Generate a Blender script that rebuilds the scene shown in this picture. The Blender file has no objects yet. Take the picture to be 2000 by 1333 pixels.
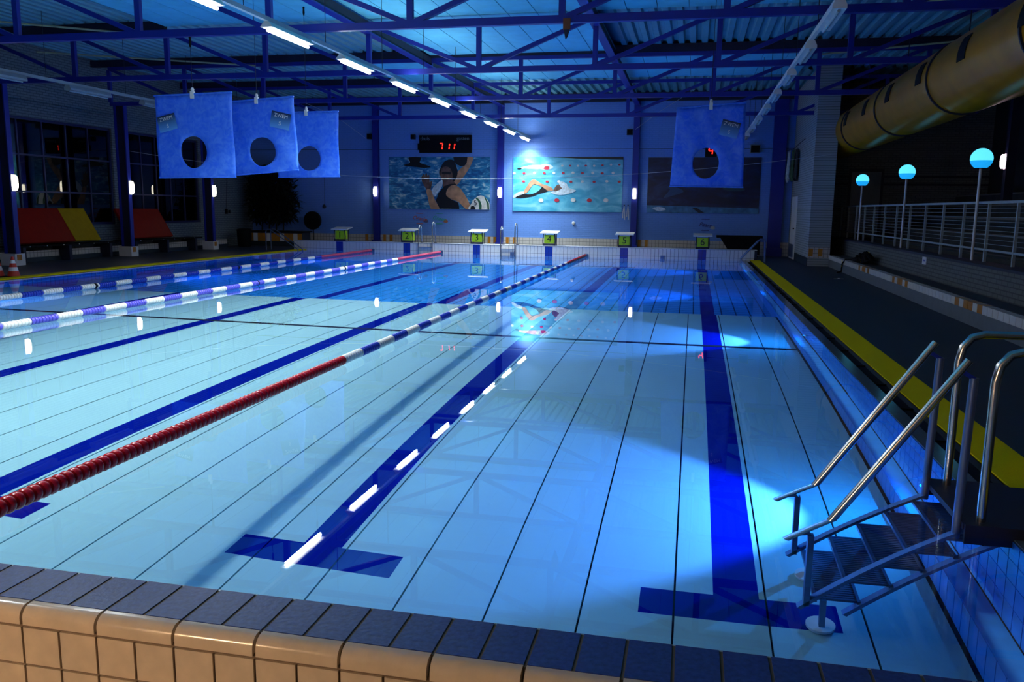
import bpy, bmesh, math, random
from mathutils import Vector, Matrix

# ------------------------------------------------------------------ camera, world, exposure
scene = bpy.context.scene
COL = scene.collection
R = math.radians
random.seed(7)

CAM = Vector((13.4167, -2.2132, 1.5529))
YAW, PITCH, ROLL, FPX = 0.2130, -0.1602, 0.0126, 1602.99
cam_data = bpy.data.cameras.new('camera')
cam = bpy.data.objects.new('camera', cam_data)
COL.objects.link(cam)
cam_data.sensor_fit = 'HORIZONTAL'
cam_data.sensor_width = 36.0
cam_data.lens = FPX * 36.0 / 2000.0
cam_data.clip_start = 0.05
cam_data.clip_end = 400
fwd = Vector((-math.sin(YAW) * math.cos(PITCH), math.cos(YAW) * math.cos(PITCH), math.sin(PITCH)))
rgt = Vector((math.cos(YAW), math.sin(YAW), 0.0))
up = rgt.cross(fwd)
r2 = math.cos(ROLL) * rgt + math.sin(ROLL) * up
u2 = -math.sin(ROLL) * rgt + math.cos(ROLL) * up
mw = Matrix((r2, u2, -fwd)).transposed().to_4x4()
mw.translation = CAM
cam.matrix_world = mw
scene.camera = cam

world = bpy.data.worlds.new('night_sky')
scene.world = world
world.use_nodes = True
world.node_tree.nodes['Background'].inputs[0].default_value = (0.010, 0.016, 0.040, 1)
world.node_tree.nodes['Background'].inputs[1].default_value = 0.12

scene.view_settings.view_transform = 'Standard'
scene.view_settings.look = 'None'
scene.view_settings.exposure = 0.0
scene.view_settings.gamma = 1.0
scene.view_settings.use_curve_mapping = False
try:
    scene.cycles.max_bounces = 6
    scene.cycles.diffuse_bounces = 2
    scene.cycles.glossy_bounces = 2
    scene.cycles.transmission_bounces = 4
    scene.cycles.sample_clamp_indirect = 0.0
    scene.cycles.blur_glossy = 0.3
except Exception:
    pass

TUBE_W = 106.0          # watts of one ceiling tube
WIDE_W = 21.0            # unshaded part of the tube light
UP_W = 13.0               # added upward light over each fitting to brighten the ceiling
TUBE_COL = (0.86, 0.98, 1.0)
SPOT_W = 640.0          # watts of one underwater lamp
SPOT_COL = (0.08, 0.27, 1.0)
SPILL_W = 32.0           # wide glow around each underwater lamp

# ------------------------------------------------------------------ materials
def mat_new(name):
    m = bpy.data.materials.new(name)
    m.use_nodes = True
    nt = m.node_tree
    b = nt.nodes['Principled BSDF']
    return m, nt, b

def N(nt, typ, **kw):
    n = nt.nodes.new(typ)
    for k, v in kw.items():
        setattr(n, k, v)
    return n

def plain(name, col, rough=0.5, metal=0.0, var=0.08, scale=8.0, bump=0.0, spec=0.5, coat=0.0):
    """Painted or solid material with slight procedural tone variation."""
    m, nt, b = mat_new(name)
    tc = N(nt, 'ShaderNodeTexCoord')
    no = N(nt, 'ShaderNodeTexNoise')
    no.inputs['Scale'].default_value = scale
    no.inputs['Detail'].default_value = 4
    nt.links.new(tc.outputs['Object'], no.inputs['Vector'])
    rp = N(nt, 'ShaderNodeValToRGB')
    c = Vector(col)
    rp.color_ramp.elements[0].color = (*[max(0, x * (1 - var)) for x in c], 1)
    rp.color_ramp.elements[1].color = (*[min(1, x * (1 + var)) for x in c], 1)
    rp.color_ramp.elements[0].position = 0.3
    rp.color_ramp.elements[1].position = 0.7
    nt.links.new(no.outputs['Fac'], rp.inputs['Fac'])
    nt.links.new(rp.outputs['Color'], b.inputs['Base Color'])
    b.inputs['Roughness'].default_value = rough
    b.inputs['Metallic'].default_value = metal
    b.inputs['Specular IOR Level'].default_value = spec
    b.inputs['Coat Weight'].default_value = coat
    if bump:
        bp = N(nt, 'ShaderNodeBump')
        bp.inputs['Strength'].default_value = bump
        bp.inputs['Distance'].default_value = 0.01
        nt.links.new(no.outputs['Fac'], bp.inputs['Height'])
        nt.links.new(bp.outputs['Normal'], b.inputs['Normal'])
    return m

def emit(name, col, strength):
    m, nt, b = mat_new(name)
    b.inputs['Base Color'].default_value = (*col, 1)
    b.inputs['Emission Color'].default_value = (*col, 1)
    b.inputs['Emission Strength'].default_value = strength
    return m

def brick(name, c1, c2, mortar, axis='x', bw=0.21, bh=0.065, mort=0.012, rough=0.6, bump=0.5):
    """Brick or tile courses on a vertical face; axis says which world axis runs along the wall."""
    m, nt, b = mat_new(name)
    g = N(nt, 'ShaderNodeNewGeometry')
    s = N(nt, 'ShaderNodeSeparateXYZ')
    nt.links.new(g.outputs['Position'], s.inputs[0])
    cb = N(nt, 'ShaderNodeCombineXYZ')
    nt.links.new(s.outputs['X' if axis in 'xf' else 'Y'], cb.inputs['X'])
    nt.links.new(s.outputs['Y' if axis == 'f' else 'Z'], cb.inputs['Y'])
    br = N(nt, 'ShaderNodeTexBrick')
    br.inputs['Color1'].default_value = (*c1, 1)
    br.inputs['Color2'].default_value = (*c2, 1)
    br.inputs['Mortar'].default_value = (*mortar, 1)
    br.inputs['Scale'].default_value = 1.0
    br.inputs['Mortar Size'].default_value = mort
    br.inputs['Brick Width'].default_value = bw
    br.inputs['Row Height'].default_value = bh
    br.inputs['Mortar Smooth'].default_value = 0.2
    nt.links.new(cb.outputs[0], br.inputs['Vector'])
    nt.links.new(br.outputs['Color'], b.inputs['Base Color'])
    b.inputs['Roughness'].default_value = rough
    if bump:
        bp = N(nt, 'ShaderNodeBump')
        bp.inputs['Strength'].default_value = bump
        bp.inputs['Distance'].default_value = 0.006
        bp.invert = True
        nt.links.new(br.outputs['Fac'], bp.inputs['Height'])
        nt.links.new(bp.outputs['Normal'], b.inputs['Normal'])
    return m, nt, b, br

def grid_tiles(name, col, grout, axis, tw, th, ox=0.0, oz=0.0, mort=0.008, rough=0.25):
    """Stack-bonded tiles (no offset)."""
    m, nt, b, br = brick(name, col, tuple(x * 0.93 for x in col), grout, axis, tw, th, mort, rough, 0.3)
    br.offset = 0.0
    mp = N(nt, 'ShaderNodeMapping')
    mp.inputs['Location'].default_value = (ox, oz, 0)
    src = br.inputs['Vector'].links[0].from_socket
    nt.links.new(src, mp.inputs['Vector'])
    nt.links.new(mp.outputs[0], br.inputs['Vector'])
    return m

def lane_mask(nt):
    """1 on the painted lane lines and their T ends, from world position."""
    g = N(nt, 'ShaderNodeNewGeometry')
    s = N(nt, 'ShaderNodeSeparateXYZ')
    nt.links.new(g.outputs['Position'], s.inputs[0])
    def M(op, a, bb=None, clamp=False):
        n = N(nt, 'ShaderNodeMath', operation=op)
        n.use_clamp = clamp
        for i, v in enumerate((a, bb)):
            if v is None:
                continue
            if isinstance(v, (int, float)):
                n.inputs[i].default_value = v
            else:
                nt.links.new(v, n.inputs[i])
        return n.outputs[0]
    # distance to the nearest lane centre
    lx = M('ABSOLUTE', M('SUBTRACT', M('FLOORED_MODULO', s.outputs['X'], 2.5), 1.25))
    inl = M('LESS_THAN', lx, 0.125)
    int_ = M('LESS_THAN', lx, 0.53)
    y = s.outputs['Y']
    line = M('MULTIPLY', inl, M('MULTIPLY', M('GREATER_THAN', y, 2.04), M('LESS_THAN', y, 23.0)))
    t1 = M('MULTIPLY', int_, M('LESS_THAN', M('ABSOLUTE', M('SUBTRACT', y, 2.165)), 0.125))
    t2 = M('MULTIPLY', int_, M('LESS_THAN', M('ABSOLUTE', M('SUBTRACT', y, 22.9)), 0.125))
    return M('MAXIMUM', line, M('MAXIMUM', t1, t2))

def lane_floor(name, col, tile=None):
    m, nt, b = mat_new(name)
    mask = lane_mask(nt)
    no = N(nt, 'ShaderNodeTexNoise')
    g = N(nt, 'ShaderNodeNewGeometry')
    nt.links.new(g.outputs['Position'], no.inputs['Vector'])
    no.inputs['Scale'].default_value = 0.8
    no.inputs['Detail'].default_value = 5
    rp = N(nt, 'ShaderNodeValToRGB')
    rp.color_ramp.elements[0].color = (*[x * 0.93 for x in col], 1)
    rp.color_ramp.elements[1].color = (*[min(1, x * 1.05) for x in col], 1)
    nt.links.new(no.outputs['Fac'], rp.inputs['Fac'])
    base = rp.outputs['Color']
    if tile:
        s = N(nt, 'ShaderNodeSeparateXYZ')
        nt.links.new(g.outputs['Position'], s.inputs[0])
        cb = N(nt, 'ShaderNodeCombineXYZ')
        nt.links.new(s.outputs['X'], cb.inputs['X'])
        nt.links.new(s.outputs['Y'], cb.inputs['Y'])
        br = N(nt, 'ShaderNodeTexBrick')
        br.offset = 0.0
        br.inputs['Scale'].default_value = 1
        br.inputs['Brick Width'].default_value = tile[0]
        br.inputs['Row Height'].default_value = tile[1]
        br.inputs['Mortar Size'].default_value = 0.012
        nt.links.new(base, br.inputs['Color1'])
        nt.links.new(base, br.inputs['Color2'])
        br.inputs['Mortar'].default_value = (*[x * 0.25 for x in col], 1)
        nt.links.new(cb.outputs[0], br.inputs['Vector'])
        base = br.outputs['Color']
    mx = N(nt, 'ShaderNodeMix', data_type='RGBA')
    nt.links.new(mask, mx.inputs['Factor'])
    nt.links.new(base, mx.inputs[6])
    mx.inputs[7].default_value = (0.001, 0.010, 0.27, 1)
    nt.links.new(mx.outputs[2], b.inputs['Base Color'])
    b.inputs['Roughness'].default_value = 0.6
    b.inputs['Specular IOR Level'].default_value = 0.0
    return m

MT = {}
MT['plank'] = lane_floor('pool_plank_paint', (0.36, 0.66, 0.72))
MT['deep'] = lane_floor('deep_floor_tile', (0.03, 0.32, 0.88), tile=(0.25, 0.25))
MT['gap'] = plain('gap_black', (0.004, 0.006, 0.02), 0.9)
MT['water'] = None
m, nt, b = mat_new('pool_water')
nt.nodes.remove(b)
gl = N(nt, 'ShaderNodeBsdfGlass')
gl.inputs['IOR'].default_value = 1.333
gl.inputs['Roughness'].default_value = 0.0
gl.inputs['Color'].default_value = (1, 1, 1, 1)
nt.links.new(gl.outputs[0], nt.nodes['Material Output'].inputs['Surface'])
MT['water'] = m

MT['poolwall_y'] = grid_tiles('pool_side_tile', (0.04, 0.26, 0.85), (0.01, 0.05, 0.25), 'y', 0.125, 0.25, 0, 0.0, 0.006)
MT['poolwall_x'] = grid_tiles('pool_end_tile', (0.35, 0.60, 0.85), (0.02, 0.05, 0.15), 'x', 0.125, 0.25, 0, 0.0, 0.008)
MT['ledge'] = plain('ledge_tile', (0.05, 0.29, 0.74), 0.4)
MT['grout'] = plain('brown_grout', (0.20, 0.145, 0.105), 0.9)
MT['groutb'] = plain('blue_grout', (0.02, 0.03, 0.06), 0.9)
MT['blue_tile'] = plain('blue_top_tile', (0.035, 0.065, 0.30), 0.35, var=0.3, scale=60, bump=0.15)
MT['cream_tile'] = plain('cream_glazed_tile', (0.72, 0.60, 0.46), 0.18, var=0.06, scale=20)
MT['white_tile'] = plain('white_wall_tile', (0.75, 0.74, 0.74), 0.2, var=0.05)
MT['navy_tile'] = plain('navy_lane_tile', (0.01, 0.04, 0.36), 0.25)
MT['brown_tile'] = plain('ochre_tile', (0.50, 0.20, 0.02), 0.3)
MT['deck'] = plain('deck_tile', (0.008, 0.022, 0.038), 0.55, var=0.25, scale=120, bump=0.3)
MT['yellow'] = plain('yellow_band', (1.0, 0.72, 0.0), 0.7, var=0.1, scale=150, bump=0.2, spec=0.1)
MT['coping'] = plain('wet_coping', (0.10, 0.16, 0.22), 0.15)
MT['wall_blue'] = brick('painted_blue_brick', (0.15, 0.32, 0.81), (0.14, 0.305, 0.79), (0.12, 0.27, 0.72), 'x', 0.22, 0.07, 0.008, 0.55, 0.5)[0]
MT['brick_w'] = brick('pale_brick', (0.16, 0.20, 0.22), (0.13, 0.17, 0.19), (0.06, 0.08, 0.10), 'y', 0.22, 0.07, 0.010, 0.7)[0]
MT['brick_wx'] = brick('pale_brick_end', (0.16, 0.17, 0.17), (0.12, 0.13, 0.13), (0.06, 0.07, 0.08), 'x', 0.22, 0.07, 0.010, 0.7)[0]
MT['steel_blue'] = plain('blue_steel_paint', (0.008, 0.018, 0.27), 0.45, var=0.05)
MT['frame_dark'] = plain('dark_window_paint', (0.006, 0.010, 0.07), 0.5)
MT['steel_dark'] = plain('dark_steel', (0.006, 0.008, 0.03), 0.6)
MT['corr'] = plain('corrugated_sheet', (0.14, 0.38, 0.46), 0.5, var=0.08, scale=3)
MT['panel'] = plain('acoustic_panel', (0.13, 0.60, 0.82), 0.85, var=0.08, scale=3)
MT['black'] = plain('matte_black', (0.004, 0.004, 0.006), 0.7, spec=0.15)
MT['chrome'] = plain('stainless_steel', (0.62, 0.60, 0.58), 0.22, metal=1.0, var=0.05)
MT['stairsteel'] = plain('stair_steel', (0.13, 0.19, 0.34), 0.4, metal=0.6)  # blue of the pool lamps tinted into otherwise neutral steel
MT['rail_white'] = plain('railing_paint', (0.30, 0.36, 0.38), 0.45)
MT['white'] = plain('white_paint', (0.75, 0.76, 0.78), 0.4, var=0.04)
MT['red'] = plain('red_plastic', (0.50, 0.004, 0.012), 0.25)
MT['fwhite'] = plain('white_plastic', (0.80, 0.78, 0.76), 0.3)
MT['fblue'] = plain('blue_plastic', (0.012, 0.035, 0.42), 0.3)
MT['fpink'] = plain('faded_red_plastic', (0.55, 0.05, 0.12), 0.35)
MT['lime'] = plain('lime_paint', (0.42, 0.66, 0.01), 0.4)
MT['tube'] = emit('tube_glow', (0.92, 0.95, 1.0), 30)
MT['walllamp'] = emit('wall_lamp_glow', (1.0, 0.93, 0.72), 12)
MT['globe_hi'] = emit('globe_upper_glow', (0.10, 0.68, 0.95), 1.3)
MT['globe_lo'] = emit('globe_lower_glow', (0.01, 0.36, 0.85), 1.0)
MT['led'] = emit('red_led', (1.0, 0.02, 0.01), 3.0)
MT['uwlens'] = emit('underwater_lens', (0.25, 0.6, 1.0), 1.5)

# ------------------------------------------------------------------ mesh helpers
class MB:
    def __init__(s):
        s.v, s.f, s.sm = [], [], []
    def add(s, vs, fs, smooth=False):
        o = len(s.v)
        s.v += [tuple(x) for x in vs]
        for f in fs:
            s.f.append(tuple(o + i for i in f))
            s.sm.append(smooth)
        return s
    def box(s, x0, x1, y0, y1, z0, z1):
        vs = [(x, y, z) for z in (z0, z1) for y in (y0, y1) for x in (x0, x1)]
        return s.add(vs, [(0, 2, 3, 1), (4, 5, 7, 6), (0, 1, 5, 4), (2, 6, 7, 3), (0, 4, 6, 2), (1, 3, 7, 5)])
    def bar(s, p, q, w, h, upv=(0, 0, 1)):
        p, q = Vector(p), Vector(q)
        d = (q - p).normalized()
        sd = d.cross(Vector(upv))
        if sd.length < 1e-4:
            sd = d.cross(Vector((0, 1, 0)))
        sd.normalize()
        n = sd.cross(d)
        vs = []
        for e in (p, q):
            for a, c in ((-1, -1), (1, -1), (1, 1), (-1, 1)):
                vs.append(e + sd * a * w / 2 + n * c * h / 2)
        return s.add(vs, [(3, 2, 1, 0), (4, 5, 6, 7), (0, 1, 5, 4), (1, 2, 6, 5), (2, 3, 7, 6), (3, 0, 4, 7)])
    def tube(s, pts, r, n=12, caps=True, rs=None):
        pts = [Vector(p) for p in pts]
        rings = []
        prev = None
        for i, p in enumerate(pts):
            a = pts[max(0, i - 1)]
            c = pts[min(len(pts) - 1, i + 1)]
            d = (c - a).normalized()
            if prev is None:
                t = Vector((0, 0, 1)) if abs(d.z) < 0.9 else Vector((0, 1, 0))
                u = d.cross(t).normalized()
            else:
                u = (prev - d * prev.dot(d)).normalized()
            prev = u
            w = d.cross(u)
            rr = rs[i] if rs else r
            rings.append([p + (u * math.cos(2 * math.pi * k / n) + w * math.sin(2 * math.pi * k / n)) * rr for k in range(n)])
        vs = [v for ring in rings for v in ring]
        fs = []
        for i in range(len(rings) - 1):
            for k in range(n):
                k2 = (k + 1) % n
                fs.append((i * n + k, i * n + k2, (i + 1) * n + k2, (i + 1) * n + k))
        s.add(vs, fs, True)
        if caps:
            s.add(rings[0], [tuple(range(n))])
            s.add(rings[-1], [tuple(reversed(range(n)))])
        return s
    def lathe(s, prof, c, n=24, axis='z'):
        """prof: list of (radius, height)."""
        vs = []
        for r, h in prof:
            for k in range(n):
                a = 2 * math.pi * k / n
                x, y = r * math.cos(a), r * math.sin(a)
                if axis == 'z':
                    vs.append((c[0] + x, c[1] + y, c[2] + h))
                elif axis == 'y':
                    vs.append((c[0] + x, c[1] + h, c[2] + y))
                else:
                    vs.append((c[0] + h, c[1] + x, c[2] + y))
        fs = []
        for i in range(len(prof) - 1):
            for k in range(n):
                k2 = (k + 1) % n
                fs.append((i * n + k, i * n + k2, (i + 1) * n + k2, (i + 1) * n + k))
        s.add(vs, fs, True)
        o = len(prof) - 1
        if prof[0][0] > 1e-4:
            s.add(vs[:n], [tuple(reversed(range(n)))])
        if prof[-1][0] > 1e-4:
            s.add(vs[o * n:], [tuple(range(n))])
        return s
    def poly(s, pts, n, t):
        """Flat polygon pts (3-D, coplanar) thickened by t along n."""
        pts = [Vector(p) for p in pts]
        nn = Vector(n).normalized() * t
        k = len(pts)
        vs = pts + [p + nn for p in pts]
        fs = [tuple(range(k)), tuple(reversed(range(k, 2 * k)))]
        for i in range(k):
            j = (i + 1) % k
            fs.append((j, i, k + i, k + j))
        return s.add(vs, fs)
    def build(s, name, mat, parent=None, origin=None):
        off = Vector((0, 0, 0))
        if parent is not None:
            off = parent.matrix_basis.translation.copy()
            pp = parent.parent
            while pp is not None:
                off += pp.matrix_basis.translation
                pp = pp.parent
        if origin is not None:
            org = Vector(origin)
        elif parent is None:
            xs = [v[0] for v in s.v]; ys = [v[1] for v in s.v]; zs = [v[2] for v in s.v]
            org = Vector(((min(xs) + max(xs)) / 2, (min(ys) + max(ys)) / 2, min(zs)))
        else:
            org = off
        me = bpy.data.meshes.new(name)
        me.from_pydata([tuple(Vector(v) - org) for v in s.v], [], s.f)
        me.polygons.foreach_set('use_smooth', s.sm)
        bm = bmesh.new()
        bm.from_mesh(me)
        bmesh.ops.remove_doubles(bm, verts=bm.verts, dist=1e-5)
        bmesh.ops.recalc_face_normals(bm, faces=bm.faces)
        bm.to_mesh(me)
        bm.free()
        if any(s.sm):
            me.set_sharp_from_angle(angle=R(42))
        me.materials.append(MT[mat] if isinstance(mat, str) else mat)
        o = bpy.data.objects.new(name, me)
        COL.objects.link(o)
        if org.z < -0.001:
            o.cycles.is_caustics_receiver = True
        if parent is not None:
            o.parent = parent
            o.location = org - off
        else:
            o.location = org
        return o

def tag(o, label=None, cat=None, group=None, kind=None):
    if label: o['label'] = label
    if cat: o['category'] = cat
    if group: o['group'] = group
    if kind: o['kind'] = kind
    return o

def empty(name, loc, label, cat, group=None, kind=None):
    o = bpy.data.objects.new(name, None)
    o.empty_display_size = 0.1
    o.location = loc
    COL.objects.link(o)
    return tag(o, label, cat, group, kind)

def copy_tree(o, parent=None, dloc=(0, 0, 0)):
    c = o.copy()
    COL.objects.link(c)
    if parent is not None:
        c.parent = parent
    for ch in list(o.children):
        copy_tree(ch, c)
    c.location = o.location + Vector(dloc)
    return c

def share(src, name, parent, loc):
    """Another piece with the same mesh."""
    o = bpy.data.objects.new(name, src.data)
    COL.objects.link(o)
    o.cycles.is_caustics_receiver = src.cycles.is_caustics_receiver
    o.parent = parent
    o.location = loc
    return o

def text_part(txt, size, mat, parent, loc, name='lettering', rot=(R(90), 0, 0), depth=0.004, align='CENTER', shear=0.0):
    cu = bpy.data.curves.new('text', 'FONT')
    cu.body = txt
    cu.size = size
    cu.extrude = depth
    cu.align_x = align
    cu.align_y = 'CENTER'
    cu.shear = shear
    t = bpy.data.objects.new('text', cu)
    COL.objects.link(t)
    dg = bpy.context.evaluated_depsgraph_get()
    me = bpy.data.meshes.new_from_object(t.evaluated_get(dg))
    bpy.data.objects.remove(t)
    me.materials.clear()
    me.materials.append(MT[mat] if isinstance(mat, str) else mat)
    o = bpy.data.objects.new(name, me)
    COL.objects.link(o)
    o.parent = parent
    o.location = loc
    o.rotation_euler = rot
    return o

def area_lamp(name, parent, loc, sx, sy, watts, col, rot=(0, 0, 0), spread=180, caustic=True):
    l = bpy.data.lights.new(name, 'AREA')
    l.shape = 'RECTANGLE'
    l.size, l.size_y = sx, sy
    l.energy = watts
    l.color = col
    l.spread = R(spread)
    l.cycles.is_caustics_light = caustic
    o = bpy.data.objects.new(name, l)
    COL.objects.link(o)
    o.parent = parent
    o.location = loc
    o.rotation_euler = rot
    return o

# ------------------------------------------------------------------ the pool
FLOOR_Z = -1.35
DEEP_Z = -2.1
pool_floor = empty('floor_pool', (0, 0, FLOOR_Z), 'pale cyan raised pool floor of long boards with dark blue lane lines', 'pool floor', kind='structure')
bed = MB().box(-0.05, 15.05, -0.05, 12.0, FLOOR_Z - 0.30, FLOOR_Z - 0.06).build('bed', 'gap', pool_floor)
SEAM0, PW, GAP = 0.411, 0.5, 0.012
xs = [0.0] + [SEAM0 + PW * k for k in range(29)] + [14.9]
sections = [(0.0, 8.955), (9.005, 12.0)]
proto = {}
for (ya, yb) in sections:
    for i in range(len(xs) - 1):
        a, c = xs[i] + GAP / 2, xs[i + 1] - GAP / 2
        if c - a < 0.05:
            continue
        key = (round(c - a, 3), ya)
        if key not in proto:
            o = MB().box(a, c, ya, yb, FLOOR_Z - 0.05, FLOOR_Z).build('plank', 'plank', pool_floor, origin=(a, ya, FLOOR_Z))
            proto[key] = o
        else:
            o = share(proto[key], 'plank', pool_floor, Vector((a, ya, FLOOR_Z)) - pool_floor.location)
MB().box(0.0, 14.86, 8.925, 9.035, FLOOR_Z - 0.04, FLOOR_Z + 0.012).build('joint_strip', 'gap', pool_floor)
deep = MB().box(-0.05, 15.05, 11.9, 25.05, DEEP_Z - 0.1, DEEP_Z).build('floor_deep_end', 'deep')
tag(deep, 'darker blue tiled deep end floor beyond the raised boards', 'pool floor', kind='structure')

dt = None
for i in range(30):                       # single tiles on the stretch of the deep floor that shows largest
    for j in range(10):
        xa, ya = 7.5 + 0.25 * i, 12.0 + 0.25 * j
        if xa > 14.7:
            continue
        if dt is None:
            dt = MB().box(xa + 0.006, xa + 0.244, ya + 0.006, ya + 0.244, DEEP_Z, DEEP_Z + 0.006).build('floor_tile', 'deep', deep, origin=(xa, ya, DEEP_Z))
        else:
            share(dt, 'floor_tile', deep, Vector((xa, ya, DEEP_Z)) - deep.location)
w_r = MB().box(15.0, 15.12, -0.05, 25.0, DEEP_Z, -0.004).build('wall_pool_right', 'poolwall_y')
tag(w_r, 'blue tiled pool side wall below the yellow band and dark gutter', 'pool wall', kind='structure')
led = MB().box(14.86, 15.0, 0, 25.0, DEEP_Z, -1.0).build('ledge', 'ledge', w_r)
w_l = MB().box(-0.12, 0.0, -0.05, 25.0, DEEP_Z, 0.0).build('wall_pool_left', 'poolwall_y')
tag(w_l, 'blue tiled pool side wall below the deck with the cones', 'pool wall', kind='structure')
w_f = MB().box(-0.5, 15.45, 25.02, 25.35, DEEP_Z, 0.325).build('wall_pool_far', 'groutb')
tag(w_f, 'white tiled raised end wall of the pool under the numbered blocks', 'pool wall', kind='structure')
w_n = MB().box(6.0, 17.0, -0.215, -0.01, DEEP_Z, 0.3375).box(6.0, 17.0, -0.249, -0.215, DEEP_Z, 0.290).build('wall_pool_near', 'grout')
tag(w_n, 'raised near pool edge with dark blue top tiles and cream rounded tiles', 'pool wall', kind='structure')

water = MB()
water.add([(-0.005, -0.012, 0), (15.0, -0.012, 0), (15.0, 25.02, 0), (-0.005, 25.02, 0)], [(0, 1, 2, 3)])
water = water.build('water_surface', 'water')
for p in water.data.polygons:
    p.use_smooth = True
water.cycles.is_caustics_caster = True      # lets the tube light refract through the surface
tag(water, 'still clear pool water mirroring lamps and the end wall', 'water', kind='structure')

# near edge: blue top tiles, cream rounded tiles, square face tiles
TOP = 0.34
t_blue = t_bull = t_sq = None
for i in range(-8, 36):
    x = 10.962 + 0.1293 * i
    if x > 15.6:
        break
    if t_blue is None:
        t_blue = MB().box(x + 0.005, x + 0.1245, -0.205, -0.008, TOP - 0.012, TOP).build('top_tile', 'blue_tile', w_n, origin=(x, 0, TOP))
        x_ref = x
        t_sq = MB().box(x + 0.004, x + 0.1253, -0.256, -0.244, 0.158, 0.276).build('face_tile', 'cream_tile', w_n, origin=(x, 0, TOP))
    else:
        share(t_blue, 'top_tile', w_n, Vector((x, 0, TOP)) - w_n.location)
        share(t_sq, 'face_tile', w_n, Vector((x, 0, TOP)) - w_n.location)
    share(t_sq, 'face_tile', w_n, Vector((x, 0, TOP - 0.126)) - w_n.location)
    share(t_sq, 'face_tile', w_n, Vector((x, 0, TOP - 0.252)) - w_n.location)
    if i % 2 == 0:
        if t_bull is None:
            prof = [(-0.209, TOP - 0.02), (-0.209, TOP)]
            for k in range(9):
                a = math.pi / 2 * k / 8
                prof.append((-0.222 - 0.035 * math.sin(a), TOP - 0.035 + 0.035 * math.cos(a)))
            prof += [(-0.257, 0.285), (-0.24, 0.285)]
            mb = MB()
            n = len(prof)
            vs = [(x + 0.005, p[0], p[1]) for p in prof] + [(x + 0.2536, p[0], p[1]) for p in prof]
            fs = [(k, k + 1, n + k + 1, n + k) for k in range(n - 1)]
            mb.add(vs, fs, True)
            mb.add([vs[k] for k in range(n)], [tuple(range(n))])
            mb.add([vs[n + k] for k in range(n)], [tuple(reversed(range(n)))])
            t_bull = mb.build('rounded_tile', 'cream_tile', w_n, origin=(x, 0, TOP))
        else:
            share(t_bull, 'rounded_tile', w_n, Vector((x, 0, TOP)) - w_n.location)
MB().box(6.0, 17.0, -0.008, 0.0, DEEP_Z, TOP - 0.004).build('inner_face', 'white_tile', w_n)

# far end: coping and two rows of upright tiles, navy ones under each block
MB().box(-0.5, 15.45, 24.985, 25.36, 0.325, 0.34).build('coping', 'white_tile', w_f)
MB().box(-0.5, 15.45, 25.0, 25.02, DEEP_Z, -0.20).build('lower_face', 'poolwall_x', w_f)
ft = {}
for i in range(-4, 123):
    xa = 0.125 * i
    c = xa + 0.0625
    lane = abs((c % 2.5) - 1.25) < 0.125 and 0 < c < 15
    for z1 in (0.318, 0.066):
        key = lane
        if key not in ft:
            ft[key] = MB().box(xa + 0.005, xa + 0.12, 25.004, 25.02, z1 - 0.245, z1).build('wall_tile', 'navy_tile' if lane else 'white_tile', w_f, origin=(xa, 25.02, z1))
        else:
            share(ft[key], 'wall_tile', w_f, Vector((xa, 25.02, z1)) - w_f.location)
for k in range(1, 6):
    MB().box(2.5 * k - 0.065, 2.5 * k + 0.065, 24.96, 25.01, -0.04, 0.10).build('rope_anchor', 'stairsteel', w_f)

# right side wall: single tiles along the near stretch
rt = None
for i in range(9, 50):
    ya = 0.125 * i
    for r in range(4):
        z1 = -0.012 - 0.25 * r
        if rt is None:
            rt = MB().box(14.993, 15.0, ya + 0.004, ya + 0.121, z1 - 0.242, z1).build('wall_tile', plain('blue_side_tile', (0.035, 0.26, 0.85), 0.25), w_r, origin=(15, ya, z1))
        else:
            share(rt, 'wall_tile', w_r, Vector((15, ya, z1)) - w_r.location)
rt2 = None
for i in range(9, 50):
    ya = 0.125 * i
    if rt2 is None:
        rt2 = MB().box(14.854, 14.86, ya + 0.004, ya + 0.121, -1.34, -1.006).build('riser_tile', 'ledge', w_r, origin=(14.86, ya, -1.0))
    else:
        share(rt2, 'riser_tile', w_r, Vector((14.86, ya, -1.0)) - w_r.location)
MB().box(14.83, 14.86, 0, 12, FLOOR_Z - 0.06, FLOOR_Z + 0.001).build('joint', 'gap', w_r)
MB().box(14.985, 15.0, 0, 25, -1.008, -0.998).build('joint', 'gap', w_r)

# ------------------------------------------------------------------ decks
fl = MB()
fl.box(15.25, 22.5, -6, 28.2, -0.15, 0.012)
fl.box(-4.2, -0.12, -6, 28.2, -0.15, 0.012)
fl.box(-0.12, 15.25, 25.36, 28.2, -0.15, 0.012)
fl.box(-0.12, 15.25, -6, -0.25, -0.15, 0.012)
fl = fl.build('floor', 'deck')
tag(fl, 'dark grey tiled deck around the pool', 'floor', kind='structure')
cp = MB().box(15.0, 15.115, -0.01, 25.0, -0.05, 0.005).build('coping', 'coping', w_r)
gt = MB().box(15.115, 15.25, -0.01, 25.0, -0.12, -0.04).build('gutter', 'black', w_r)
for i in range(25):
    if i == 0:
        gb = MB().box(15.12, 15.25, 1.0, 1.03, -0.04, -0.025).build('gutter_bar', 'black', w_r, origin=(15.12, 1.0, 0))
    else:
        share(gb, 'gutter_bar', w_r, Vector((15.12, 1.0 + i * 0.97, 0)) - w_r.location)
tr = MB().box(15.25, 15.55, -0.25, 25.0, 0.005, 0.022).build('trim_1', 'yellow')
tag(tr, 'yellow safety band along the deck beside the gutter', 'floor band', kind='structure')
tr = MB().box(-0.30, -0.02, -0.25, 25.0, 0.005, 0.03).build('trim_2', 'yellow')
tag(tr, 'yellow safety band along the deck beside the traffic cones', 'floor band', kind='structure')

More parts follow.
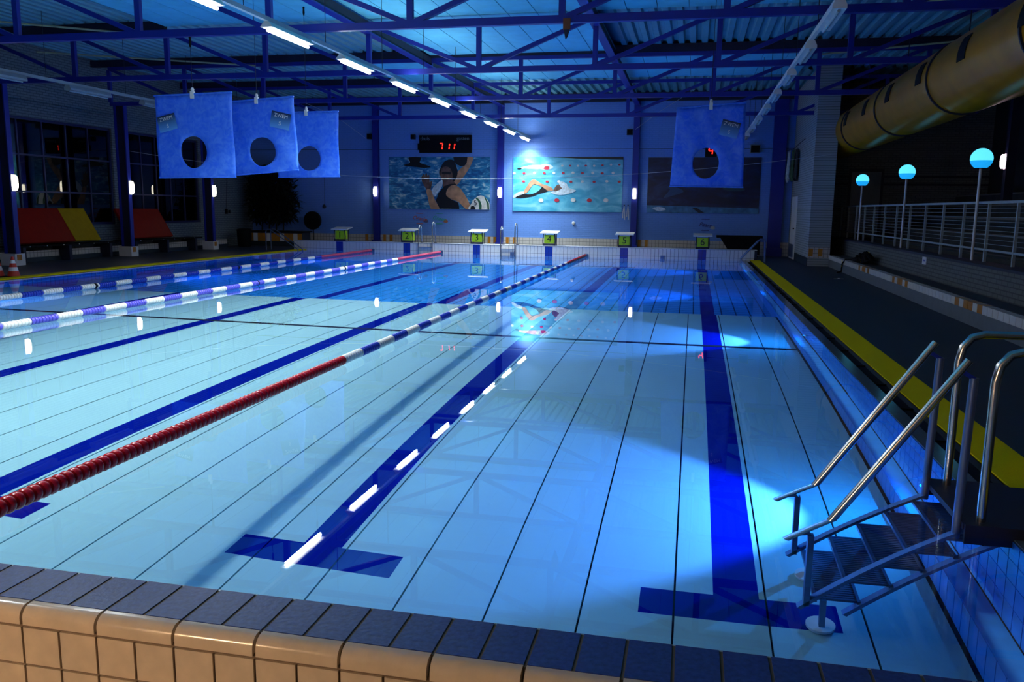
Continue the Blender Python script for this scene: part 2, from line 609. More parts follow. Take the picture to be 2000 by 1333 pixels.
# ------------------------------------------------------------------ walls
wf = MB().box(-4.2, 22.5, 28.0, 28.25, 0, 5.75).build('wall_far', 'wall_blue')
tag(wf, 'light blue painted brick end wall with posters', 'wall', kind='structure')
MB().box(-4.0, 16.7, 27.992, 28.0, 3.70, 3.715).build('expansion_joint', 'steel_dark', wf)
MT['skirt'] = grid_tiles('skirting_tile', (0.62, 0.58, 0.56), (0.25, 0.24, 0.24), 'x', 0.125, 0.125, 0, 0, 0.008)
sk = MB().box(-3.8, 16.7, 27.975, 28.0, 0.0, 0.50).build('baseboard_far', 'skirt')
tag(sk, 'pale tiled skirting along the foot of the blue wall', 'skirting', kind='structure')
for x in (1.07, 1.80, 2.06, 5.96, 6.18, 6.66, 6.93, 10.82, 11.55, 11.80):
    MB().box(x - 0.055, x + 0.055, 27.965, 27.98, 0.255, 0.495).build('accent_tile', 'brown_tile', sk)

# left wall with two window openings
WX = -3.8
wl = MB()
WIN = [(15.55, 20.0), (20.62, 24.45)]
ys = [-6.0, 15.55, 20.0, 20.62, 24.45, 28.0]
wl.box(WX - 0.25, WX, -6, 28.0, 0, 0.93)
wl.box(WX - 0.25, WX, -6, 28.0, 3.77, 5.75)
for a, c in ((-6.0, 15.55), (20.0, 20.62), (24.45, 28.0)):
    wl.box(WX - 0.25, WX, a, c, 0.93, 3.77)
wl = wl.build('wall_left', 'brick_w')
tag(wl, 'pale brick side wall with two large dark windows', 'wall', kind='structure')
m, nt, b = mat_new('window_glass')
b.inputs['Base Color'].default_value = (0.6, 0.65, 0.7, 1)
b.inputs['Roughness'].default_value = 0.0
nt.nodes.remove(b)
tb = N(nt, 'ShaderNodeBsdfTransparent'); tb.inputs[0].default_value = (0.6, 0.65, 0.7, 1)
gb_ = N(nt, 'ShaderNodeBsdfGlossy'); gb_.inputs['Roughness'].default_value = 0.0
lw = N(nt, 'ShaderNodeFresnel'); lw.inputs[0].default_value = 1.6
mx = N(nt, 'ShaderNodeMixShader')
nt.links.new(lw.outputs[0], mx.inputs[0]); nt.links.new(tb.outputs[0], mx.inputs[1]); nt.links.new(gb_.outputs[0], mx.inputs[2])
nt.links.new(mx.outputs[0], nt.nodes['Material Output'].inputs['Surface'])
MT['glass'] = m
for wi, (a, c) in enumerate(WIN):
    fr = MB()
    for z0, z1 in ((0.93, 1.0), (3.70, 3.77)):
        fr.box(WX - 0.16, WX - 0.06, a, c, z0, z1)
    for y0 in (a, c - 0.06):
        fr.box(WX - 0.16, WX - 0.06, y0, y0 + 0.06, 1.0, 3.70)
    fr = fr.build('window_%d' % (wi + 1), 'frame_dark')
    tag(fr, ['dark gridded window above the red and yellow mats', 'dark gridded window above the lone red mat'][wi], 'window', kind='structure')
    nm = 5
    yy = [a + 0.06 + (c - a - 0.12) * k / nm for k in range(nm + 1)]
    zz = [1.0, 1.84, 2.80, 3.70]
    for y0 in yy[1:-1]:
        MB().box(WX - 0.14, WX - 0.08, y0 - 0.022, y0 + 0.022, 1.0, 3.70).build('mullion', 'frame_dark', fr)
    for z0 in zz[1:-1]:
        MB().box(WX - 0.14, WX - 0.08, a + 0.06, c - 0.06, z0 - 0.022, z0 + 0.022).build('transom', 'frame_dark', fr)
    for k in range(nm):
        for j in range(3):
            MB().box(WX - 0.115, WX - 0.105, yy[k], yy[k + 1], zz[j], zz[j + 1]).build('pane', 'glass', fr)

# right corner: pale brick return wall with door, end wall of the stand, stand back wall
MT['brick_p'] = brick('corner_brick', (0.34, 0.38, 0.41), (0.30, 0.34, 0.37), (0.16, 0.18, 0.20), 'y', 0.22, 0.07, 0.010, 0.7)[0]
wc = MB().box(16.7, 17.3, 22.9, 28.0, 0, 5.6).build('wall_corner', 'brick_p')
tag(wc, 'pale brick return wall with a white door at the blue corner', 'wall', kind='structure')
for x0 in (16.72, 16.98):
    MB().box(x0 + 0.0, x0 + 0.12, 22.885, 22.9, 0.30, 0.52).build('accent_tile', 'brown_tile', wc)
MB().box(16.685, 16.7, 22.9, 26.0, 0.0, 0.25).build('plinth', 'deck', wc)
MB().box(16.7, 17.3, 22.888, 22.9, 0.25, 0.55).build('tile_band', 'skirt', wc)
dr = MB().box(16.66, 16.7, 26.1, 27.3, 0.02, 2.05).build('door_1', 'white')
tag(dr, 'white door in the pale brick corner wall', 'door', kind='structure')
MB().box(16.64, 16.66, 26.14, 27.26, 0.08, 0.5).build('kick_plate', 'stairsteel', dr)
MB().box(16.62, 16.66, 26.2, 26.32, 1.0, 1.04).build('handle', 'black', dr)
wx = MB().box(17.3, 22.5, 26.2, 26.4, 0, 5.6).build('wall_right_end', 'brick_wx')
tag(wx, 'dark brick end wall behind the globe lamps', 'wall', kind='structure')
for z in (2.45, 2.70):
    MB().box(17.3, 22.3, 26.185, 26.2, z - 0.035, z + 0.035).build('band', 'steel_dark', wx)
pd = MB().box(18.22, 19.26, 26.16, 26.2, 0.9, 2.92).build('door_2', 'steel_dark')
tag(pd, 'grey door with dark frame behind the first globe lamp', 'door', kind='structure')
MB().box(18.30, 19.18, 26.15, 26.162, 0.9, 2.84).build('door_leaf', plain('grey_door', (0.16, 0.19, 0.22), 0.5), pd)
wr = MB().box(22.3, 22.5, -6, 26.2, 0, 5.75).build('wall_right', plain('dark_plaster', (0.03, 0.032, 0.04), 0.8))
tag(wr, 'dark wall behind the spectator stand', 'wall', kind='structure')
wn = MB().box(-4.2, 22.5, -3.7, -3.5, 0, 5.75).build('wall_near', plain('cream_plaster', (0.5, 0.45, 0.38), 0.8))
tag(wn, 'plain cream wall opposite the posters', 'wall', kind='structure')

# ------------------------------------------------------------------ roof
TY = [2.15, 6.45, 10.75, 15.05, 19.35, 23.65]
NODES = [11.33 + 2.43 * k for k in range(-6, 5)]
ZB, ZT = 4.345, 5.43
ce = MB().box(-4.2, 22.5, -6.2, 28.2, 5.76, 5.9).build('ceiling', 'corr')
tag(ce, 'flat hall roof of corrugated sheet and acoustic boards', 'ceiling', kind='structure')
def corrugated(x0, x1, y0, y1):
    mb = MB()
    pts = []
    x = x0
    while x < x1:
        for dx, z in ((0.0, 5.70), (0.09, 5.70), (0.125, 5.62), (0.245, 5.62)):
            if x + dx <= x1:
                pts.append((x + dx, z))
        x += 0.28
    vs = [(px, y0, pz) for px, pz in pts] + [(px, y1, pz) for px, pz in pts]
    n = len(pts)
    mb.add(vs, [(k, k + 1, n + k + 1, n + k) for k in range(n - 1)])
    return mb.build('corrugated_sheet', 'corr', ce)
def panels(x0, x1, y0, y1):
    n = max(1, round((x1 - x0) / 0.62))
    w = (x1 - x0) / n
    src = None
    for k in range(n):
        a = x0 + k * w
        if src is None:
            src = MB().box(a + 0.008, a + w - 0.008, y0, y1, 5.50, 5.56).build('acoustic_board', 'panel', ce, origin=(a, y0, 5.5))
        else:
            share(src, 'acoustic_board', ce, Vector((a, y0, 5.5)) - ce.location)
XL, XR = -3.8, 22.3
for k, (a, c) in enumerate(zip([-6.0] + TY, TY + [28.0])):
    a, c = a + 0.02, c - 0.02
    if k in (0, 1, 2):
        panels(XL, XR, a, c)
    elif k == 3:
        corrugated(XL, 1.61, a, c); panels(1.61, 16.19, a, c); corrugated(16.19, XR, a, c)
    elif k == 4:
        corrugated(XL, 6.41, a, c); panels(6.47, 11.33, a, c); corrugated(11.36, XR, a, c)
    elif k == 5:
        corrugated(XL, 4.04, a, c); panels(4.04, 16.19, a, c); corrugated(16.19, XR, a, c)
    else:
        corrugated(XL, XR, a, c)
ORD = ['sixth', 'fifth', 'fourth', 'third', 'second', 'first']
truss0 = None
for k, y in enumerate(TY):
    lab = 'blue steel roof truss with zigzag braces, %s counted from the poster wall' % ORD[k]
    if truss0 is None:
        t = empty('roof_truss', (8.9, y, ZB), lab, 'truss', 'blue roof trusses')
        MB().box(NODES[0], NODES[-1], y - 0.05, y + 0.05, ZB, ZB + 0.11).build('bottom_chord', 'steel_blue', t)
        MB().box(NODES[0], NODES[-1], y - 0.045, y + 0.045, ZT - 0.09, ZT).build('top_chord', 'steel_blue', t)
        for x in NODES:
            MB().box(x - 0.05, x + 0.05, y - 0.04, y + 0.04, ZB + 0.11, ZT - 0.09).build('post', 'steel_blue', t)
        for i in range(len(NODES) - 1):
            a, c = NODES[i], NODES[i + 1]
            if a > 8.5:
                p, q = (a + 0.06, y, ZB + 0.09), (c - 0.04, y, ZT - 0.06)
            else:
                p, q = (c - 0.06, y, ZB + 0.09), (a + 0.04, y, ZT - 0.06)
            MB().bar(p, q, 0.08, 0.085, (0, 1, 0)).build('brace', 'steel_blue', t)
        truss0 = t
    else:
        t = copy_tree(truss0, None, (0, y - TY[0], 0))
        t['label'] = lab
for k, (y, lab) in enumerate(((19.35, 'dark blue roof beam resting on the second truss from the poster wall'), (27.85, 'dark blue roof beam along the top of the poster wall'), (15.05, 'dark blue roof beam resting on the third truss from the poster wall'), (23.65, 'dark blue roof beam resting on the truss nearest the poster wall'))):
    bmn = MB()
    if k == 2:
        bmn.box(-3.8, 1.6, y - 0.06, y + 0.06, ZT, 5.62)
    elif k == 3:
        bmn.box(-3.8, 4.0, y - 0.06, y + 0.06, ZT, 5.62)
    elif k == 1:
        bmn.box(-3.8, 16.7, y - 0.06, y + 0.06, ZT - 0.1, 5.62)
    else:
        bmn.box(-3.8, 22.3, y - 0.06, y + 0.06, ZT, 5.62)
    tag(bmn.build('roof_beam', 'steel_dark'), lab, 'beam', 'dark blue roof beams')
for x, lab in ((6.47, 'long dark roof beam running beside the glowing tube row'), (11.33, 'long dark roof beam with blue flanges running towards the poster wall')):
    bmn = empty('roof_beam', (x, 12, 5.2), lab, 'beam')
    MB().box(x - 0.03, x + 0.03, -3, 27.8, 5.22, 5.44).build('web', 'steel_dark', bmn)
    MB().box(x - 0.09, x + 0.09, -3, 27.8, 5.19, 5.22).build('flange', 'steel_blue', bmn)
for k, (p, q, lab) in enumerate((((16.27, 15.4, 5.36), (20.0, 13.2, 5.36), 'thin pale brace rod under the roof above the yellow duct, nearer one'),
                                 ((16.23, 19.8, 5.36), (20.6, 17.9, 5.36), 'thin pale brace rod under the roof above the yellow duct, farther one'),
                                 ((1.45, 15.4, 5.36), (-3.2, 12.0, 5.36), 'thin pale brace rod under the roof above the dark windows, nearer one'),
                                 ((1.55, 19.4, 5.36), (-3.2, 16.6, 5.36), 'thin pale brace rod under the roof above the dark windows, farther one'))):
    tag(MB().tube([p, q], 0.022, 8).build('roof_brace', plain('pale_rod', (0.35, 0.40, 0.25), 0.5)), lab, 'brace rod', 'roof brace rods')

# ------------------------------------------------------------------ ceiling light rows
def make_track(x, lab, paint='white'):
    t = empty('light_track', (x, 13.5, 4.05), lab, 'light track', 'ceiling light tracks')
    MB().box(x - 0.03, x + 0.03, 0.5, 27.9, 4.10, 4.16).build('channel', paint, t)
    for k in range(11):
        y = 27.07 - 2.515 * k - 1.25
        MB().tube([(x, y, 4.16), (x, y, 5.5)], 0.006, 6).build('hanger', 'steel_dark', t)
    return t
make_track(7.46, 'white light track carrying the row of glowing tubes')
make_track(15.03, 'white light track with unlit fittings beside the yellow duct')
make_track(-0.05, 'white light track with unlit fittings beside the dark windows', 'rail_white')
ORD2 = ['first', 'second', 'third', 'fourth', 'fifth', 'sixth', 'seventh', 'eighth', 'ninth', 'tenth', 'eleventh']
def make_fitting(x, y, lit):
    t = empty('tube_lamp', (x, y, 4.10), '', 'ceiling lamp')
    mb = MB()
    sec = [(-0.03, 4.10), (-0.095, 4.025), (-0.09, 4.02), (0.09, 4.02), (0.095, 4.025), (0.03, 4.10)] if lit else [(-0.05, 4.10), (-0.085, 4.03), (-0.085, 3.99), (0.085, 3.99), (0.085, 4.03), (0.05, 4.10)]
    mb.poly([(x + a, y - 0.66, z) for a, z in sec], (0, 1, 0), 1.32)
    mb.build('housing', 'rail_white' if x < 5 else 'white', t)
    if lit:
        MB().tube([(x, y - 0.625, 3.985), (x, y + 0.625, 3.985)], 0.021, 10).build('tube', 'tube', t)
        area_lamp('tube_light', t, (0, 0, 3.95 - 4.10), 0.045, 1.25, TUBE_W, TUBE_COL, spread=118)
        area_lamp('tube_wide_light', t, (0, 0, 3.945 - 4.10), 0.045, 1.25, WIDE_W, TUBE_COL)
        area_lamp('ceiling_fill_light', t, (0, 0, 4.18 - 4.10), 0.05, 1.25, UP_W, TUBE_COL, rot=(R(180), 0, 0), caustic=False)  # extra fill aimed at the ceiling, not part of the fitting
    else:
        MB().tube([(x, y - 0.61, 3.975), (x, y + 0.61, 3.975)], 0.02, 8).build('tube', 'rail_white', t)
    return t
for x, lit in ((7.46, True), (15.03, False), (-0.05, False)):
    first = None
    for k in range(11):
        y = 27.07 - 2.515 * k
        if first is None:
            t = first = make_fitting(x, y, lit)
        else:
            t = copy_tree(first, None, (0, 27.07 - 2.515 * k - 27.07, 0))
        if lit:
            t['label'] = 'glowing white tube lamp, %s from the poster wall in the lit row' % ORD2[k]
            t['group'] = 'glowing ceiling tubes'
        else:
            t['label'] = 'unlit ceiling tube fitting %s, %s from the poster wall' % ('beside the yellow duct' if x > 9 else 'beside the dark windows', ORD2[k])
            t['group'] = 'unlit ceiling tubes'

# ------------------------------------------------------------------ underwater lamps
for sx in (1, -1):
    X0 = 14.992 if sx > 0 else 0.0
    for k, y in enumerate((3.40, 9.42, 15.44, 21.46)):
        t = empty('underwater_lamp', (X0, y, -0.66), 'round blue underwater lamp in the %s pool wall, %s from the near edge' % ('right' if sx > 0 else 'left', ORD2[k]), 'pool lamp', 'underwater lamps')
        MB().lathe([(0.09, 0.0), (0.09, -0.012 * sx), (0.07, -0.018 * sx)], (X0, y, -0.66), 20, 'x').build('rim', 'chrome', t)
        MB().lathe([(0.03, -0.016 * sx), (0.028, -0.022 * sx), (0.0, -0.023 * sx)], (X0, y, -0.66), 20, 'x').build('lens', 'uwlens', t)
        l = bpy.data.lights.new('lamp_beam', 'SPOT')
        l.energy, l.color, l.spot_size, l.spot_blend, l.shadow_soft_size = SPOT_W, SPOT_COL, R(72), 0.35, 0.02
        o = bpy.data.objects.new('lamp_beam', l)
        COL.objects.link(o)
        o.parent = t
        o.location = (-0.05 * sx, 0, 0)
        o.rotation_euler = (0, R(79) * sx, 0)
        area_lamp('lamp_spill', t, (-0.04 * sx, 0, 0), 0.014, 0.014, SPILL_W, (0.0, 0.26, 1.0), rot=(0, R(90) * sx, 0), caustic=False)

# ------------------------------------------------------------------ columns and wall lamps
def wall_lamp(loc, d, lab, glow=None, h=0.34):
    """Oval wall lamp; d = direction it faces."""
    d = Vector(d)
    x, y, z = loc
    t = empty('wall_lamp', loc, lab, 'wall lamp', 'oval wall lamps')
    s = Vector((abs(d.y), abs(d.x), 0))
    bp = MB()
    c = Vector(loc)
    bp.bar(c - Vector((0, 0, h / 2 + 0.02)), c + Vector((0, 0, h / 2 + 0.02)), 0.02, 0.13, tuple(s))
    bp.build('back_plate', 'white', t)
    mb = MB()
    n = 9
    pts, rs = [], []
    for k in range(n):
        a = -1 + 2 * k / (n - 1)
        pts.append(c + d * 0.055 + Vector((0, 0, a * h / 2)))
        rs.append(0.065 * max(0.25, (1 - abs(a) ** 4)) ** 0.5)
    mb.tube(pts, 0.06, 14, True, rs)
    mb.build('diffuser', 'walllamp', t)
    if glow:
        t.children[-1].data.materials[0] = glow
    return t

PX = [1.52, 6.39, 11.33, 16.2]
for k, x in enumerate(PX):
    t = empty('steel_column', (x, 27.87, 0), ['blue steel column between the fan and the ball player poster', 'blue steel column between the two bright posters', 'blue steel column between the swimmer poster and the dark poster', 'dark blue steel column in the corner beside the white door'][k], 'column', 'blue wall columns')
    w = 0.11 if k < 3 else 0.22
    MB().box(x - w, x + w, 27.80, 27.83, 0.3, 5.4).build('front_flange', 'steel_blue', t)
    MB().box(x - w, x + w, 27.97, 27.995, 0.3, 5.4).build('back_flange', 'steel_blue', t)
    MB().box(x - 0.02, x + 0.02, 27.83, 27.97, 0.3, 5.4).build('web', 'steel_blue', t)
    MB().box(x - w - 0.05, x + w + 0.05, 27.76, 27.96, 0.012, 0.30).build('base', 'steel_blue', t)
    if k < 3:
        wall_lamp((x, 27.79, 2.13), (0, -1, 0), ['small oval wall lamp glowing beside the ball player poster', 'small oval wall lamp glowing between the two bright posters', 'small oval wall lamp glowing beside the swimmer poster'][k])
for k, y in enumerate((15.05, 19.35, 23.65)):
    x = -2.95
    t = empty('steel_column', (x, y, 0), ['blue steel column in front of the first window, nearest the cones', 'blue steel column between the two dark windows', 'blue steel column in front of the brick wall by the bin'][k], 'column', 'blue side columns')
    MB().box(x + 0.13, x + 0.16, y - 0.07, y + 0.07, 0.30, ZB).build('front_flange', 'steel_blue', t)
    MB().box(x - 0.16, x - 0.13, y - 0.10, y + 0.10, 0.30, ZB).build('back_flange', 'steel_blue', t)
    MB().box(x - 0.13, x + 0.13, y - 0.02, y + 0.02, 0.30, ZB).build('web', 'steel_dark', t)
    MB().box(x - 0.22, x + 0.20, y - 0.16, y + 0.16, 0.012, 0.30).build('base', 'white_tile', t)
    MB().box(x + 0.195, x + 0.21, y - 0.10, y + 0.04, 0.14, 0.28).build('accent_tile', 'brown_tile', t)
    wall_lamp((x + 0.175, y, 2.02), (1, 0, 0), ['oval lamp glowing on the blue column nearest the cones', 'oval lamp glowing on the column between the dark windows', 'oval lamp glowing on the column near the bin'][k], h=0.36)
t = empty('steel_column', (20.95, 20.5, 0), 'dark steel column behind the spectator stand carrying a pink lamp', 'column')
MB().box(20.85, 21.05, 20.4, 20.6, 0.0, ZB).build('shaft', 'steel_dark', t)
MT['walllamp_p'] = emit('pink_lamp_glow', (1.0, 0.70, 0.85), 9)
pl = wall_lamp((20.83, 20.45, 2.84), (-1, 0, 0), 'oval pinkish wall lamp glowing above the spectator stand', MT['walllamp_p'])
MT['walllamp_w'] = emit('warm_lamp_glow', (1.0, 0.64, 0.36), 430)
wall_lamp((10.3, -3.48, 1.35), (0, 1, 0), 'oval warm wall lamp on the cream wall near the pool edge', MT['walllamp_w'])

# ------------------------------------------------------------------ posters
def water_print(name, c1, c2, c3, scale):
    m, nt, b = mat_new(name)
    tc = N(nt, 'ShaderNodeNewGeometry')
    mp = N(nt, 'ShaderNodeMapping'); mp.inputs['Scale'].default_value = (1, 1, 2.2)
    nt.links.new(tc.outputs['Position'], mp.inputs['Vector'])
    no = N(nt, 'ShaderNodeTexNoise'); no.inputs['Scale'].default_value = scale; no.inputs['Detail'].default_value = 6; no.inputs['Distortion'].default_value = 1.0
    nt.links.new(mp.outputs[0], no.inputs['Vector'])
    rp = N(nt, 'ShaderNodeValToRGB')
    rp.color_ramp.elements[0].position = 0.38; rp.color_ramp.elements[0].color = (*c1, 1)
    rp.color_ramp.elements[1].position = 0.68; rp.color_ramp.elements[1].color = (*c3, 1)
    e = rp.color_ramp.elements.new(0.55); e.color = (*c2, 1)
    nt.links.new(no.outputs['Fac'], rp.inputs['Fac'])
    nt.links.new(rp.outputs['Color'], b.inputs['Base Color'])
    b.inputs['Roughness'].default_value = 0.35
    return m
MT['print1'] = water_print('splashing_water_print', (0.01, 0.10, 0.28), (0.03, 0.25, 0.50), (0.45, 0.62, 0.68), 3.2)
MT['print2'] = water_print('pool_water_print', (0.05, 0.36, 0.58), (0.12, 0.50, 0.70), (0.25, 0.62, 0.78), 1.6)
MT['print3'] = water_print('dark_underwater_print', (0.002, 0.006, 0.03), (0.004, 0.012, 0.06), (0.01, 0.03, 0.11), 1.5)
MT['skin'] = plain('printed_skin', (0.50, 0.26, 0.15), 0.5, var=0.35, scale=4)
MT['skin_d'] = plain('printed_shaded_skin', (0.14, 0.075, 0.06), 0.5, var=0.5, scale=7)
MT['p_black'] = plain('printed_black', (0.006, 0.006, 0.010), 0.4)
MT['p_white'] = plain('printed_white', (0.72, 0.72, 0.72), 0.5, var=0.2, scale=10)
MT['p_red'] = plain('printed_red', (0.50, 0.02, 0.05), 0.5)
MT['p_foam'] = plain('printed_foam', (0.55, 0.66, 0.76), 0.5, var=0.3, scale=12)
MT['p_green'] = plain('printed_green', (0.02, 0.10, 0.05), 0.5)
MT['p_pinkskin'] = plain('printed_pale_skin', (0.62, 0.42, 0.38), 0.5, var=0.25, scale=8)

def poster(name, x0, x1, z0, z1, mat, lab):
    t = empty(name, ((x0 + x1) / 2, 27.97, z0), lab, 'poster', 'big posters on the blue wall')
    MB().box(x0, x1, 27.96, 27.99, z0, z1).build('board', mat, t)
    return t
class Pix:
    """Places flat printed shapes on a poster from its own 0..w, 0..h drawing frame."""
    def __init__(s, t, x0, x1, z0, z1, cx0, cx1, cy0, cy1):
        s.t, s.a, s.n = t, (x0, x1, z0, z1, cx0, cx1, cy0, cy1), 0
    def P(s, cx, cy):
        x0, x1, z0, z1, a, b, c, d = s.a
        return (x0 + (cx - a) / (b - a) * (x1 - x0), z1 - (cy - c) / (d - c) * (z1 - z0))
    def shape(s, name, mat, pts, lab=None):
        s.n += 1
        y = 27.96 - 0.0012 * s.n
        x0, x1, z0, z1 = s.a[:4]
        q = []
        for p in pts:
            x, z = s.P(*p)
            q.append((min(max(x, x0), x1), y, min(max(z, z0), z1)))
        o = MB().poly(q, (0, 1, 0), 0.001).build(name, mat, s.t)
        return o
    def dots(s, name, mat, cs, rx, ry):
        s.n += 1
        y = 27.96 - 0.0012 * s.n
        mb = MB()
        for c in cs:
            x, z = s.P(*c[:2])
            k = c[2] if len(c) > 2 else 1
            mb.poly([(x + rx * k * math.cos(2 * math.pi * i / 12), y, z + ry * k * math.sin(2 * math.pi * i / 12)) for i in range(12)], (0, 1, 0), 0.001)
        return mb.build(name, mat, s.t)
def smoothpts(pts, n=3):
    out = []
    k = len(pts)
    for i in range(k):
        p0, p1, p2, p3 = [Vector(pts[(i + j) % k]) for j in (-1, 0, 1, 2)]
        for j in range(n):
            u = j / n
            out.append(tuple(0.5 * ((2 * p1) + (-p0 + p2) * u + (2 * p0 - 5 * p1 + 4 * p2 - p3) * u * u + (-p0 + 3 * p1 - 3 * p2 + p3) * u ** 3)))
    return out

P1 = (2.008, 5.976, 1.495, 3.427)
po = poster('ball_player_poster', *P1, 'print1', 'large poster of a ball player with raised arm in splashing water')
px = Pix(po, *P1, 140, 1445, 445, 1135)
sp = smoothpts
px.shape('dark_swimmer_print', 'p_black', sp([(330, 555), (420, 520), (400, 450), (560, 450), (545, 515), (600, 540), (690, 575), (600, 590), (470, 575)]))
px.shape('raised_arm_print', 'skin', sp([(970, 765), (1020, 660), (1095, 575), (1140, 540), (1150, 447), (1225, 447), (1222, 505), (1165, 620), (1090, 730), (1025, 810)]))
px.shape('ball_print', 'p_black', [(978, 446), (990, 500), (1025, 545), (1075, 566), (1125, 558), (1150, 520), (1160, 446)])
px.shape('face_print', 'skin_d', sp([(812, 650), (830, 595), (880, 565), (940, 590), (970, 640), (968, 730), (930, 780), (885, 790), (840, 765), (815, 705)]))
px.shape('eye_shade_print', 'p_black', sp([(835, 645), (880, 640), (945, 645), (940, 672), (885, 668), (838, 668)]))
px.shape('neck_print', 'skin_d', [(845, 760), (975, 745), (1010, 800), (930, 860), (850, 850)])
px.shape('cap_print', 'p_black', sp([(798, 650), (815, 590), (860, 510), (930, 478), (990, 495), (1020, 570), (1035, 660), (1005, 750), (970, 760), (968, 660), (935, 590), (875, 570), (825, 605), (812, 690)]))
px.shape('swimsuit_print', 'p_black', [(860, 830), (940, 800), (1015, 798), (1015, 815), (950, 825), (900, 880), (890, 950), (950, 1005), (1045, 1045), (1060, 1128), (800, 1128), (755, 1020), (790, 920)])
px.shape('splash_print', 'p_foam', sp([(700, 880), (800, 770), (840, 750), (835, 830), (780, 920), (740, 970)]))
px.shape('shoulder_print', 'skin', sp([(900, 880), (940, 830), (1000, 812), (1070, 860), (1130, 945), (1175, 1030), (1205, 1128), (1140, 1128), (1050, 1040), (960, 1005), (890, 950)]))
px.shape('hand_print', 'skin_d', [(566, 720), (590, 672), (606, 668), (612, 700), (622, 662), (640, 660), (646, 700), (658, 675), (672, 690), (674, 780), (700, 760), (708, 790), (695, 840), (682, 885), (640, 890), (600, 815), (575, 770)])
px.shape('forearm_print', 'skin', sp([(632, 885), (690, 880), (730, 985), (795, 1110), (790, 1134), (690, 1134), (655, 1000)]))
px.shape('white_cap_print', 'p_white', sp([(1185, 1134), (1205, 1070), (1255, 990), (1330, 948), (1400, 985), (1444, 1060), (1444, 1134)]))
px.shape('band_print', 'p_green', [(1262, 985), (1285, 975), (1325, 1020), (1345, 1080), (1342, 1134), (1312, 1134), (1312, 1070), (1295, 1020)])
px.shape('band_print', 'p_green', [(1375, 965), (1395, 980), (1435, 1050), (1440, 1134), (1420, 1134), (1412, 1060)])
px.shape('band_print', 'p_black', [(1200, 1134), (1205, 1095), (1240, 1085), (1265, 1110), (1262, 1134)])
cx, cz = px.P(1265, 1050)
text_part('5', 0.26, 'p_black', po, Vector((cx, 27.935, cz)) - po.location, 'number_print', (R(90), R(-12), 0), 0.001)

P2 = (6.853, 10.878, 1.464, 3.423)
po = poster('swimmer_poster', *P2, 'print2', 'large poster of a front crawl swimmer between lane floats')
px = Pix(po, *P2, 95, 1495, 450, 1155)
px.shape('dark_edge_print', 'p_black', [(500, 450), (1495, 450), (1495, 485), (1200, 478), (900, 470), (700, 458)])
px.shape('far_arm_print', 'p_pinkskin', sp([(190, 588), (250, 570), (340, 555), (440, 552), (480, 575), (440, 605), (330, 600), (240, 598), (200, 605)]))
px.shape('far_foot_print', 'p_black', sp([(148, 600), (195, 588), (205, 605), (170, 615)]))
px.shape('far_foam_print', 'p_foam', sp([(430, 560), (520, 540), (600, 560), (610, 595), (540, 612), (450, 605)]))
px.shape('far_cap_print', 'p_red', sp([(490, 598), (515, 570), (560, 574), (562, 604), (520, 612)]))
px.shape('foam_print', 'p_foam', sp([(98, 960), (160, 910), (250, 895), (265, 915), (170, 960), (110, 985)]))
px.shape('body_print', 'p_black', sp([(130, 975), (230, 935), (330, 935), (430, 890), (480, 835), (545, 850), (560, 885), (520, 905), (430, 930), (340, 965), (200, 985)]))
px.shape('arm_print', 'skin', sp([(235, 905), (285, 820), (330, 755), (380, 742), (470, 795), (585, 835), (622, 880), (560, 890), (480, 838), (395, 805), (355, 812), (300, 890), (262, 925)]))
px.shape('splash_print', 'p_foam', sp([(590, 905), (640, 890), (720, 850), (690, 790), (720, 765), (790, 790), (825, 850), (915, 880), (830, 920), (720, 940), (640, 930)]))
px.shape('head_print', 'skin_d', sp([(625, 888), (650, 830), (690, 802), (715, 830), (732, 855), (700, 875), (660, 890)]))
W_ = [(110, 660), (375, 655), (625, 655), (870, 652), (1120, 652), (1375, 652)]
R_ = [(240, 660), (500, 658), (745, 655), (990, 655), (1240, 657)]
W_ += [(690, 765), (990, 765), (1300, 760), (730, 562, .8), (930, 562, .8), (1135, 562, .8), (1345, 548, .8), (465, 1012, 1.6), (880, 1003, 1.6), (1295, 1003, 1.6)]
R_ += [(235, 767), (540, 767), (845, 768), (1140, 768), (1455, 765), (830, 562, .8), (1030, 560, .8), (1240, 555, .8), (1450, 548, .8), (670, 1008, 1.6), (1085, 1004, 1.6)]
px.dots('white_float_print', 'p_white', W_, 0.058, 0.045)
px.dots('red_float_print', 'p_red', R_, 0.058, 0.040)

P3 = (11.774, 15.636, 1.474, 3.402)
po = poster('dark_poster', *P3, 'print3', 'large dark underwater poster behind the hanging banner')
px = Pix(po, *P3, 115, 1165, 615, 1140)
px.shape('pool_floor_print', plain('printed_pool_floor', (0.06, 0.20, 0.38), 0.5, var=0.4, scale=5), [(115, 1070), (1165, 1090), (1165, 1140), (115, 1140)])
px.shape('foam_print', 'p_foam', sp([(170, 1100), (240, 1085), (300, 1110), (230, 1125)]))
px.shape('line_print', 'p_black', [(545, 1090), (590, 1090), (665, 1138), (610, 1138)])
px.shape('swimmer_print', plain('printed_dim_blue', (0.03, 0.07, 0.16), 0.5), sp([(270, 1000), (330, 920), (300, 890), (400, 900), (460, 940), (350, 980)]))
px.shape('swimmer_print', plain('printed_dim_teal', (0.02, 0.06, 0.08), 0.5), sp([(820, 905), (900, 880), (1010, 895), (1020, 925), (900, 930)]))

